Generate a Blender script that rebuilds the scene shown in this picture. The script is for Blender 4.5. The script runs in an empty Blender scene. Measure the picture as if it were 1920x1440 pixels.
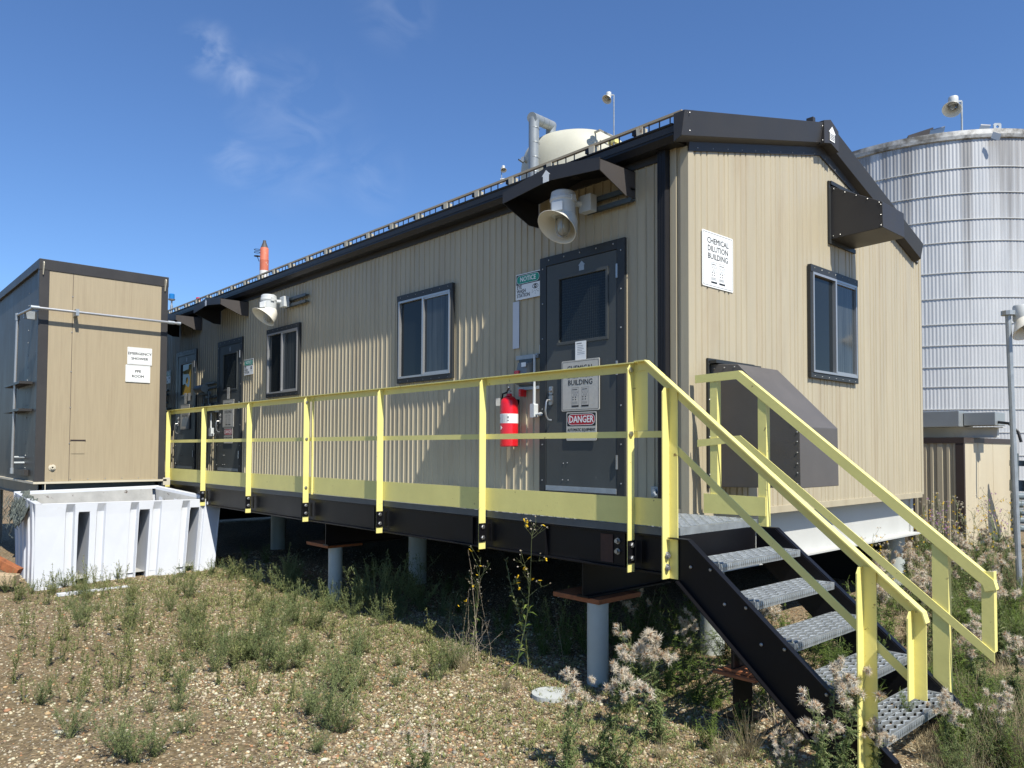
import bpy, math, random
import numpy as np
from mathutils import Vector, Matrix
R = math.radians
random.seed(7); rng = np.random.default_rng(11)
scene = bpy.context.scene
col = scene.collection

# ------------------------------------------------------------------ camera
CAMP = (3.4488, -4.9991, 0.4962)
yaw, pitch, roll, fpx = R(-47.2857), R(1.90275), R(0.2346), 1419.5
d = Vector((math.cos(pitch)*math.sin(yaw), math.cos(pitch)*math.cos(yaw), math.sin(pitch)))
rr = d.cross(Vector((0, 0, 1))).normalized(); uu = rr.cross(d)
r2 = math.cos(roll)*rr + math.sin(roll)*uu; u2 = -math.sin(roll)*rr + math.cos(roll)*uu
cd = bpy.data.cameras.new('camera'); cam = bpy.data.objects.new('camera', cd); col.objects.link(cam)
m = Matrix((r2, u2, -d)).transposed().to_4x4(); m.translation = Vector(CAMP); cam.matrix_world = m
cd.sensor_width = 36; cd.lens = fpx*36/1920; cd.shift_x = -12.3/1920; cd.shift_y = 75.2/1920
cd.clip_start = .05; cd.clip_end = 3000
scene.camera = cam

# ------------------------------------------------------------------ sky, sun, exposure
SUN = Vector((0.60, -0.125, 0.80)).normalized()
w = bpy.data.worlds.new("World"); scene.world = w; w.use_nodes = True
nt = w.node_tree; N = nt.nodes; L = nt.links; N.clear()
sky = N.new('ShaderNodeTexSky'); sky.sky_type = 'NISHITA'; sky.sun_disc = False
sky.sun_elevation = math.asin(SUN.z); sky.sun_rotation = math.atan2(SUN.x, SUN.y)
sky.air_density = 1.0; sky.dust_density = 0.15; sky.ozone_density = 3.0; sky.altitude = 200
bg = N.new('ShaderNodeBackground'); bg.inputs[1].default_value = 0.09
out = N.new('ShaderNodeOutputWorld')
# thin cirrus wisps high in the sky
tc = N.new('ShaderNodeTexCoord'); mp = N.new('ShaderNodeMapping'); mp.inputs['Scale'].default_value = (5, 5, 9.0)
mp.inputs['Rotation'].default_value = (0.2, 0.35, 0.3)
nz = N.new('ShaderNodeTexNoise'); nz.inputs['Scale'].default_value = 2.3; nz.inputs['Detail'].default_value = 8; nz.inputs['Distortion'].default_value = 1.3
rp = N.new('ShaderNodeValToRGB'); rp.color_ramp.elements[0].position = .40; rp.color_ramp.elements[1].position = .80
def blob(dirv, rad):
    dv = N.new('ShaderNodeVectorMath'); dv.operation = 'DISTANCE'; dv.inputs[1].default_value = dirv
    L.new(tc.outputs['Generated'], dv.inputs[0])
    mr = N.new('ShaderNodeMapRange'); mr.inputs[1].default_value = rad; mr.inputs[2].default_value = 0
    mr.interpolation_type = 'SMOOTHSTEP'
    L.new(dv.outputs['Value'], mr.inputs[0]); return mr.outputs[0]
def pixdir(px, py):
    v = d*fpx + r2*(px-960-12.3) - u2*(py-720-75.2); return v.normalized()
L.new(tc.outputs['Generated'], mp.inputs[0]); L.new(mp.outputs[0], nz.inputs[0]); L.new(nz.outputs[0], rp.inputs[0])
acc = None
for px, py, rad, st in ((395, 98, .040, .42), (445, 140, .036, .36), (540, 240, .12, .12), (445, 300, .045, .22), (740, 15, .06, .15), (700, 330, .06, .12)):
    b = blob(pixdir(px, py), rad)
    mm = N.new('ShaderNodeMath'); mm.operation = 'MULTIPLY'; mm.inputs[1].default_value = st; L.new(b, mm.inputs[0])
    if acc is None: acc = mm.outputs[0]
    else:
        ad = N.new('ShaderNodeMath'); ad.operation = 'MAXIMUM'; L.new(acc, ad.inputs[0]); L.new(mm.outputs[0], ad.inputs[1]); acc = ad.outputs[0]
mu = N.new('ShaderNodeMath'); mu.operation = 'MULTIPLY'; mu.use_clamp = True
L.new(rp.outputs[0], mu.inputs[0]); L.new(acc, mu.inputs[1])
mx = N.new('ShaderNodeMixRGB'); mx.inputs[2].default_value = (9.0, 9.6, 10.5, 1)
tint = N.new('ShaderNodeMixRGB'); tint.blend_type = 'MULTIPLY'; tint.inputs[0].default_value = 1; tint.inputs[2].default_value = (0.76, 0.98, 1.26, 1)
L.new(sky.outputs[0], tint.inputs[1]); L.new(mu.outputs[0], mx.inputs[0]); L.new(tint.outputs[0], mx.inputs[1])
L.new(mx.outputs[0], bg.inputs[0]); L.new(bg.outputs[0], out.inputs[0])
sd = bpy.data.lights.new('sun', 'SUN'); sd.energy = 5.0; sd.angle = R(.5); sd.color = (1, .955, .87)
so = bpy.data.objects.new('sun', sd); col.objects.link(so); so.rotation_euler = SUN.to_track_quat('Z', 'Y').to_euler(); so.location = (10, -5, 20)
vs = scene.view_settings; vs.view_transform = 'Standard'; vs.look = 'None'; vs.exposure = 0.48; vs.gamma = 1
try: vs.use_curve_mapping = False
except Exception: pass
scene.cycles.max_bounces = 6

G = -1.2   # ground level (walkway deck is z = 0)

# ------------------------------------------------------------------ materials
def mat(name, base, rough=.6, metal=0., noise=0, nscale=3., bump=0., bscale=40., spec=.4, stretch=None, dirt=None, dscale=1.5, dthr=(.5, .75), isl=None):
    mt = bpy.data.materials.new(name); mt.use_nodes = True
    n = mt.node_tree.nodes; l = mt.node_tree.links; b = n['Principled BSDF']
    b.inputs['Base Color'].default_value = (*base, 1); b.inputs['Roughness'].default_value = rough; b.inputs['Metallic'].default_value = metal
    b.inputs['Specular IOR Level'].default_value = spec
    tcn = n.new('ShaderNodeTexCoord'); src = tcn.outputs['Object']
    if stretch:
        mpn = n.new('ShaderNodeMapping'); mpn.inputs['Scale'].default_value = stretch; l.new(src, mpn.inputs[0]); src = mpn.outputs[0]
    cur = None
    if noise:
        t = n.new('ShaderNodeTexNoise'); t.inputs['Scale'].default_value = nscale; t.inputs['Detail'].default_value = 6; t.inputs['Roughness'].default_value = .65
        l.new(src, t.inputs[0])
        mr = n.new('ShaderNodeMapRange'); mr.inputs[1].default_value = .25; mr.inputs[2].default_value = .75; mr.inputs[3].default_value = 1-noise; mr.inputs[4].default_value = 1+noise
        l.new(t.outputs[0], mr.inputs[0])
        x = n.new('ShaderNodeVectorMath'); x.operation = 'SCALE'; x.inputs[0].default_value = base; l.new(mr.outputs[0], x.inputs['Scale']); cur = x.outputs[0]
        mr2 = n.new('ShaderNodeMapRange'); mr2.inputs[3].default_value = max(0, rough-.12); mr2.inputs[4].default_value = min(1, rough+.12); l.new(t.outputs[0], mr2.inputs[0]); l.new(mr2.outputs[0], b.inputs['Roughness'])
    if dirt:
        t = n.new('ShaderNodeTexNoise'); t.inputs['Scale'].default_value = dscale; t.inputs['Detail'].default_value = 8; t.inputs['Roughness'].default_value = .7
        l.new(src, t.inputs[0])
        mr = n.new('ShaderNodeMapRange'); mr.inputs[1].default_value = dthr[0]; mr.inputs[2].default_value = dthr[1]; l.new(t.outputs[0], mr.inputs[0])
        x = n.new('ShaderNodeMixRGB'); x.inputs[1].default_value = (*base, 1); x.inputs[2].default_value = (*dirt, 1)
        if cur: l.new(cur, x.inputs[1])
        l.new(mr.outputs[0], x.inputs[0]); cur = x.outputs[0]
    if isl:
        g = n.new('ShaderNodeNewGeometry'); cr = n.new('ShaderNodeValToRGB'); cr.color_ramp.interpolation = 'LINEAR'
        e = cr.color_ramp.elements; e[0].color = (*isl[0], 1); e[1].color = (*isl[-1], 1)
        for i, c in enumerate(isl[1:-1]):
            q = e.new((i+1)/(len(isl)-1)); q.color = (*c, 1)
        l.new(g.outputs['Random Per Island'], cr.inputs[0]); cur = cr.outputs[0]
    if cur: l.new(cur, b.inputs['Base Color'])
    if bump:
        t = n.new('ShaderNodeTexNoise'); t.inputs['Scale'].default_value = bscale; t.inputs['Detail'].default_value = 4; l.new(src, t.inputs[0])
        bn = n.new('ShaderNodeBump'); bn.inputs['Strength'].default_value = bump; bn.inputs['Distance'].default_value = .01; l.new(t.outputs[0], bn.inputs['Height']); l.new(bn.outputs[0], b.inputs['Normal'])
    return mt

def leafmat(name, cols, trans=.25):
    mt = mat(name, cols[0], rough=.6, isl=cols, spec=.25)
    n = mt.node_tree.nodes; l = mt.node_tree.links; b = n['Principled BSDF']
    tr = n.new('ShaderNodeBsdfTranslucent'); ms = n.new('ShaderNodeMixShader'); ms.inputs[0].default_value = trans
    src = b.inputs['Base Color'].links[0].from_socket; l.new(src, tr.inputs[0])
    o = n['Material Output']; l.new(b.outputs[0], ms.inputs[1]); l.new(tr.outputs[0], ms.inputs[2]); l.new(ms.outputs[0], o.inputs[0])
    return mt

M = {}
M['siding'] = mat('siding_paint', (.425, .37, .255), .45, noise=.09, nscale=1.2, stretch=(5, 5, .5), dirt=(.33, .26, .165), dscale=.9, dthr=(.50, .85), bump=.05, bscale=8)
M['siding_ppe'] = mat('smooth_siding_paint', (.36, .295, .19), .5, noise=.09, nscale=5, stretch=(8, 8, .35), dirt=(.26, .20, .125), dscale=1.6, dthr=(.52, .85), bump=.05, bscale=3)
M['trim'] = mat('dark_trim_paint', (.045, .043, .042), .45, spec=.25, noise=.12, nscale=2.5, bump=.04, bscale=15)
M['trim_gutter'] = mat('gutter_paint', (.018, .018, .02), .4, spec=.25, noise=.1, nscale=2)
M['hood'] = mat('hood_paint', (.10, .092, .085), .5, noise=.1, nscale=4, bump=.06, bscale=90, dirt=(.16, .14, .12), dscale=3, dthr=(.66, .8))
M['canopy_shade'] = mat('black_canopy_shade', (.007, .007, .008), .6, spec=.15)  # near-black colour paints in the shade under the door canopies
M['canopy'] = mat('canopy_paint', (.062, .055, .051), .5, noise=.1, nscale=4)
M['door'] = mat('door_paint', (.068, .073, .070), .42, spec=.25, noise=.1, nscale=3, bump=.05, bscale=60, dirt=(.12, .12, .115), dscale=6, dthr=(.66, .8))
M['doorframe'] = mat('door_frame_paint', (.034, .036, .036), .4, spec=.25, noise=.1)
M['yellow'] = mat('yellow_paint', (.76, .685, .235), .45, noise=.08, nscale=3.5, bump=.06, bscale=50, dirt=(.20, .13, .05), dscale=16, dthr=(.645, .69))
M['yellowfar'] = M['yellow']
M['black'] = mat('black_steel_paint', (.006, .006, .0075), .38, noise=.15, nscale=3, spec=.22, bump=.03, bscale=30, dirt=(.025, .022, .02), dscale=6, dthr=(.65, .9))
M['galv'] = mat('galvanised_steel', (.36, .385, .39), .45, .6, noise=.25, nscale=14, bump=.12, bscale=140)
M['galvdull'] = mat('dull_galvanised_steel', (.34, .37, .385), .5, .5, noise=.15, nscale=12)
M['bolt'] = mat('zinc_bolt', (.40, .40, .39), .4, .9, noise=.1)
M['white_beam'] = mat('white_beam_paint', (.50, .50, .465), .5, noise=.06, nscale=2, dirt=(.35, .28, .2), dscale=2.5, dthr=(.62, .9))
M['grey_pipe'] = mat('grey_pipe_paint', (.40, .43, .40), .45, noise=.08, nscale=5, dirt=(.30, .22, .14), dscale=6, dthr=(.6, .85), bump=.04)
M['rust'] = mat('rusty_steel', (.30, .105, .04), .8, noise=.3, nscale=14, dirt=(.10, .04, .02), dscale=10, dthr=(.5, .75), bump=.25, bscale=60)
M['alu'] = mat('aluminium', (.42, .42, .415), .35, .6, noise=.06)
M['white'] = mat('white_sign_enamel', (.80, .81, .78), .4, noise=.03)
M['aged_white'] = mat('aged_sign_plate', (.50, .48, .42), .5, noise=.08, nscale=20, bump=.05)
M['ink'] = mat('black_ink', (.012, .012, .012), .5)
M['grey_ink'] = mat('grey_ink', (.22, .22, .22), .5)
M['green'] = mat('green_sign_ink', (.005, .28, .19), .45)
M['redink'] = mat('red_sign_ink', (.42, .02, .03), .45)
M['red'] = mat('red_enamel', (.62, .012, .018), .2, noise=.04, spec=.6)
M['lampwhite'] = mat('lamp_housing_paint', (.52, .54, .53), .45, noise=.06, nscale=8, dirt=(.33, .30, .24), dscale=5, dthr=(.6, .85))
M['shade'] = mat('lamp_shade_enamel', (.70, .67, .58), .35, noise=.05, nscale=7)
M['lampglass'] = mat('lamp_glass', (.30, .30, .27), .1, spec=.8, noise=.1)
M['glass'] = mat('dark_window_glass', (.014, .017, .018), .08, spec=.22, noise=.0)
M['glass2'] = mat('curtained_window_glass', (.045, .052, .055), .08, spec=.35, noise=.7, nscale=3, stretch=(9, 9, .25))
M['beige_metal'] = mat('beige_tray_paint', (.42, .34, .22), .5, noise=.1)
M['fibre'] = mat('cream_fibreglass', (.47, .46, .37), .55, noise=.07, nscale=.8, dirt=(.40, .38, .28), dscale=.9, dthr=(.55, .9), bump=.1, bscale=3)
M['duct'] = mat('grey_duct', (.30, .32, .32), .4, .3, noise=.1, nscale=2)
M['poly'] = mat('white_polyethylene', (.55, .57, .60), .45, noise=.05, nscale=2.5, dirt=(.44, .43, .38), dscale=2.6, dthr=(.6, .95), bump=.08, bscale=10)
M['grime'] = mat('grimy_polyethylene', (.40, .395, .37), .6, noise=.2, nscale=5, dirt=(.07, .04, .025), dscale=11, dthr=(.60, .66))
M['net'] = mat('grey_shade_net', (.10, .115, .10), .9, noise=.4, nscale=25, bump=.4, bscale=80)
M['wood'] = mat('weathered_wood', (.42, .32, .20), .75, noise=.2, nscale=6, stretch=(1, 8, 8))
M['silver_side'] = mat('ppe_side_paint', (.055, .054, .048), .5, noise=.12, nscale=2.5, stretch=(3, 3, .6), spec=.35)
M['brown_trim'] = mat('brown_trim_paint', (.05, .036, .03), .5, noise=.1)
M['shed'] = mat('shed_panel_paint', (.54, .47, .33), .5, noise=.06, nscale=2, stretch=(4, 4, .4), dirt=(.38, .32, .22), dscale=1, dthr=(.55, .9))
M['orange'] = mat('orange_stack_paint', (.50, .14, .08), .6, noise=.15, nscale=.8, dirt=(.62, .50, .42), dscale=1.3, dthr=(.6, .68))
M['stackwhite'] = mat('white_stack_paint', (.62, .62, .60), .6, noise=.08, nscale=.6)
M['soot'] = mat('sooty_steel', (.08, .07, .065), .6, noise=.3, nscale=1)
M['bluelens'] = mat('blue_beacon_lens', (.01, .16, .45), .2, spec=.7)
M['redlens'] = mat('red_beacon_lens', (.45, .01, .03), .2, spec=.7)
M['yellowpaper'] = mat('yellow_paper', (.45, .30, .03), .7, noise=.25, nscale=6)
M['concrete'] = mat('concrete', (.42, .44, .42), .8, noise=.1, nscale=10, bump=.1)
M['clearplastic'] = mat('smoky_plastic', (.16, .16, .145), .15, spec=.7, noise=.15)
M['conduit'] = mat('conduit_paint', (.07, .085, .09), .4, .3, noise=.15)
M['cream'] = mat('cream_steel_paint', (.55, .50, .38), .55, noise=.08, dirt=(.25, .12, .05), dscale=6, dthr=(.62, .7))
M['bluegrey'] = mat('blue_grey_steel', (.13, .165, .18), .5, noise=.1)

# silo sheet: galvanised with dark run-off streaks from the rim
def silo_mat():
    mt = mat('corrugated_galvanised', (.50, .505, .50), .5, .3, noise=.10, nscale=1.0, stretch=(3, 3, .35))
    n = mt.node_tree.nodes; l = mt.node_tree.links; b = n['Principled BSDF']
    src = b.inputs['Base Color'].links[0].from_socket
    t = n.new('ShaderNodeTexCoord'); mpn = n.new('ShaderNodeMapping'); mpn.inputs['Scale'].default_value = (2.6, 2.6, .05); l.new(t.outputs['Object'], mpn.inputs[0])
    no = n.new('ShaderNodeTexNoise'); no.inputs['Scale'].default_value = 1.3; no.inputs['Detail'].default_value = 7; l.new(mpn.outputs[0], no.inputs[0])
    sx = n.new('ShaderNodeSeparateXYZ'); l.new(t.outputs['Object'], sx.inputs[0])
    mr = n.new('ShaderNodeMapRange'); mr.inputs[1].default_value = 5.0; mr.inputs[2].default_value = 9.2; mr.inputs[3].default_value = -.10; mr.inputs[4].default_value = .14; l.new(sx.outputs[2], mr.inputs[0])
    ad = n.new('ShaderNodeMath'); ad.operation = 'ADD'; l.new(no.outputs[0], ad.inputs[0]); l.new(mr.outputs[0], ad.inputs[1])
    m2 = n.new('ShaderNodeMapRange'); m2.inputs[1].default_value = .56; m2.inputs[2].default_value = .72; m2.inputs[4].default_value = .55; l.new(ad.outputs[0], m2.inputs[0])
    x = n.new('ShaderNodeMixRGB'); x.inputs[2].default_value = (.11, .095, .08, 1); l.new(m2.outputs[0], x.inputs[0]); l.new(src, x.inputs[1]); l.new(x.outputs[0], b.inputs['Base Color'])
    return mt
M['silo'] = silo_mat()

# ------------------------------------------------------------------ mesh builder
WL = {}
SPLIT = {'screw', 'bolt', 'rung', 'support_block', 'clamp', 'splice_bolt', 'stringer_bolt', 'leg', 'floor_beams', 'joint_ring', 'loose_flashing', 'pipe_bracket', 'side_panel', 'strut_rail'}
class MB:
    def __init__(s): s.v = []; s.f = []; s.ch = []
    def add(s, vs, fs):
        k = len(s.v); s.ch.append((k, len(vs), len(s.f), len(fs))); s.v.extend([tuple(p) for p in vs]); s.f.extend([tuple(i+k for i in f) for f in fs]); return s
    def box(s, x0, x1, y0, y1, z0, z1, bev=0):
        if x0 > x1: x0, x1 = x1, x0
        if y0 > y1: y0, y1 = y1, y0
        if z0 > z1: z0, z1 = z1, z0
        P = [(x0,y0,z0),(x1,y0,z0),(x1,y1,z0),(x0,y1,z0),(x0,y0,z1),(x1,y0,z1),(x1,y1,z1),(x0,y1,z1)]
        return s.add(P, [(0,3,2,1),(4,5,6,7),(0,1,5,4),(1,2,6,5),(2,3,7,6),(3,0,4,7)])
    def obox(s, c, U, V, W, hu, hv, hw):
        c, U, V, W = map(Vector, (c, U, V, W)); P = []
        for a, b, e in ((-1,-1,-1),(1,-1,-1),(1,1,-1),(-1,1,-1),(-1,-1,1),(1,-1,1),(1,1,1),(-1,1,1)):
            P.append(c+U*hu*a+V*hv*b+W*hw*e)
        return s.add(P, [(0,3,2,1),(4,5,6,7),(0,1,5,4),(1,2,6,5),(2,3,7,6),(3,0,4,7)])
    def bar(s, a, b, wd, ht, up=(0,0,1)):
        a, b = Vector(a), Vector(b); D = (b-a); ln = D.length; D.normalize()
        S = D.cross(Vector(up)).normalized(); T = S.cross(D)
        return s.obox((a+b)/2, D, S, T, ln/2, wd/2, ht/2)
    def tube(s, pts, r, n=10, cap=True):
        pts = [Vector(p) for p in pts]; rs = r if isinstance(r, (list, tuple)) else [r]*len(pts)
        ring = []; prev = None
        for i, p in enumerate(pts):
            t = (pts[min(i+1, len(pts)-1)]-pts[max(i-1, 0)]).normalized()
            a = prev if prev is not None and abs(prev.dot(t)) < .95 else (Vector((0,0,1)) if abs(t.z) < .9 else Vector((1,0,0)))
            S = (a-t*a.dot(t)).normalized(); prev = S; T = t.cross(S)
            ring.append([p+(S*math.cos(2*math.pi*k/n)+T*math.sin(2*math.pi*k/n))*rs[i] for k in range(n)])
        V = [q for g in ring for q in g]; F = []
        for i in range(len(pts)-1):
            for k in range(n): F.append((i*n+k, i*n+(k+1) % n, (i+1)*n+(k+1) % n, (i+1)*n+k))
        if cap: F.append(tuple(range(n))[::-1]); F.append(tuple((len(pts)-1)*n+k for k in range(n)))
        return s.add(V, F)
    def lathe(s, prof, c=(0,0,0), axis=(0,0,1), n=24):
        c = Vector(c); A = Vector(axis).normalized(); B = Vector((1,0,0)) if abs(A.x) < .9 else Vector((0,1,0))
        S = (B-A*B.dot(A)).normalized(); T = A.cross(S); V = []; F = []
        for r, h in prof:
            for k in range(n): V.append(c+A*h+(S*math.cos(2*math.pi*k/n)+T*math.sin(2*math.pi*k/n))*r)
        for i in range(len(prof)-1):
            for k in range(n): F.append((i*n+k, i*n+(k+1) % n, (i+1)*n+(k+1) % n, (i+1)*n+k))
        return s.add(V, F)
    def prism(s, poly, fr, n0, n1):
        """poly in (u,v) of frame fr, extruded from n0 to n1"""
        k = len(poly); V = [fr(u, v, n0) for u, v in poly]+[fr(u, v, n1) for u, v in poly]
        F = [tuple(range(k))[::-1], tuple(range(k, 2*k))]+[(i, (i+1) % k, k+(i+1) % k, k+i) for i in range(k)]
        return s.add(V, F)
    def rect(s, fr, u0, v0, u1, v1, n0, n1): return s.prism([(u0,v0),(u1,v0),(u1,v1),(u0,v1)], fr, n0, n1)
    def bolt(s, p, nrm, r=.008, h=.006):
        p = Vector(p); nrm = Vector(nrm).normalized(); s.lathe([(r, 0), (r, h*.6), (r*.6, h), (0.0001, h)], p, nrm, 6); return s
    def build(s, name, mt, parent=None, origin=None, smooth=False, bevel=0):
        if name in SPLIT and len(s.ch) > 1 and parent:      # one object per screw, rung, clamp ...
            for k, nv, f0, nf in s.ch:
                q_ = MB(); q_.add(s.v[k:k+nv], [tuple(i-k for i in f) for f in s.f[f0:f0+nf]]); o = q_.build(name, mt, parent, origin, smooth, bevel)
            return o
        og = Vector(WL[parent.name]) if parent else Vector(origin or (0,0,0))
        me = bpy.data.meshes.new(name); me.from_pydata([tuple(Vector(p)-og) for p in s.v], [], s.f); me.materials.append(mt); me.update()
        o = bpy.data.objects.new(name, me); col.objects.link(o)
        if parent: o.parent = parent
        else: o.location = og
        WL[o.name] = tuple(og)
        if smooth:
            for p in me.polygons: p.use_smooth = True
            try: me.set_sharp_from_angle(angle=R(35))
            except Exception: pass
        if bevel:
            b = o.modifiers.new('bevel', 'BEVEL'); b.width = bevel; b.segments = 2; b.limit_method = 'ANGLE'
        return o
class Fr:
    def __init__(s, o, U, V, Nn): s.o, s.U, s.V, s.N = map(Vector, (o, U, V, Nn))
    def __call__(s, u, v, n=0): return s.o+s.U*u+s.V*v+s.N*n
def front(x, z, y=0): return Fr((x, y, z), (1,0,0), (0,0,1), (0,-1,0))
def gable(y, z, x=0): return Fr((x, y, z), (0,1,0), (0,0,1), (1,0,0))
def tag(o, label=None, cat=None, group=None, kind=None):
    if label: o['label'] = label
    if cat: o['category'] = cat
    if group: o['group'] = group
    if kind: o['kind'] = kind
    return o
def thing(name, loc, label, cat, group=None):
    o = bpy.data.objects.new(name, None); col.objects.link(o); o.location = loc; o.empty_display_size = .1; WL[o.name] = tuple(loc)
    return tag(o, label, cat, group)

def text_mb(mb, s, size, fr, u, v, n, bold=.0, align='CENTER', sx=1.0):
    cu = bpy.data.curves.new('t', 'FONT'); cu.body = s; cu.size = size; cu.align_x = align; cu.align_y = 'CENTER'; cu.resolution_u = 2
    to = bpy.data.objects.new('t', cu); col.objects.link(to)
    dg = bpy.context.evaluated_depsgraph_get(); me = bpy.data.meshes.new_from_object(to.evaluated_get(dg))
    sh = size*(.014+bold*.8)
    for i, (du, dv) in enumerate(((-1, 0), (1, 0), (0, 1), (0, -1))):      # heavier strokes from four shifted layers
        V = [fr(u+q.co.x*sx+du*sh, v+q.co.y+dv*sh*.6, n+i*.00012) for q in me.vertices]; mb.add(V, [tuple(p.vertices) for p in me.polygons])
    bpy.data.objects.remove(to); bpy.data.meshes.remove(me); bpy.data.curves.remove(cu)
def rrect(w_, h_, r, cu=0, cv=0, n=5):
    P = []
    for sx_, sy_, a0 in ((1,1,0),(-1,1,90),(-1,-1,180),(1,-1,270)):
        for k in range(n+1):
            a = R(a0+90*k/n); P.append((cu+sx_*(w_/2-r)+r*math.cos(a), cv+sy_*(h_/2-r)+r*math.sin(a)))
    return P
def ring_mb(mb, fr, outer, inner, n):
    k = len(outer); V = [fr(u, v, n) for u, v in outer]+[fr(u, v, n) for u, v in inner]
    mb.add(V, [(i, (i+1) % k, k+(i+1) % k, k+i) for i in range(k)])
def flat(mb, fr, poly, n): mb.add([fr(u, v, n) for u, v in poly], [tuple(range(len(poly)))])
def ell(cu, cv, a, b, n=20): return [(cu+a*math.cos(2*math.pi*k/n), cv+b*math.sin(2*math.pi*k/n)) for k in range(n)]

# ribbed siding: profile runs along u, panel between vb(u) and vt(u)
def ribbed(mb, fr, u0, u1, vb, vt, brk=(), pitches=(.092, .078, .105, .085), dep=.012, sl=.009, rec=.024, n0=0.0, raised=False):
    lo, hi = (n0+dep, n0) if not raised else (n0, n0+dep)
    us = [(u0, lo)]; u = u0+.02; i = 0
    while u < u1-.06:
        p = pitches[i % len(pitches)]; i += 1
        us += [(u, lo), (u+sl, hi), (u+sl+rec, hi), (u+2*sl+rec, lo)]; u += p
    us.append((u1, lo))
    for b in brk:
        for j in range(len(us)-1):
            if us[j][0] < b-1e-4 < us[j+1][0]-2e-4:
                t = (b-us[j][0])/(us[j+1][0]-us[j][0]); us.insert(j+1, (b, us[j][1]*(1-t)+us[j+1][1]*t)); break
    V = []; F = []
    for u, n in us: V += [fr(u, vb(u), n), fr(u, vt(u), n)]
    for j in range(len(us)-1): F.append((2*j, 2*j+2, 2*j+3, 2*j+1))
    mb.add(V, F)
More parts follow.
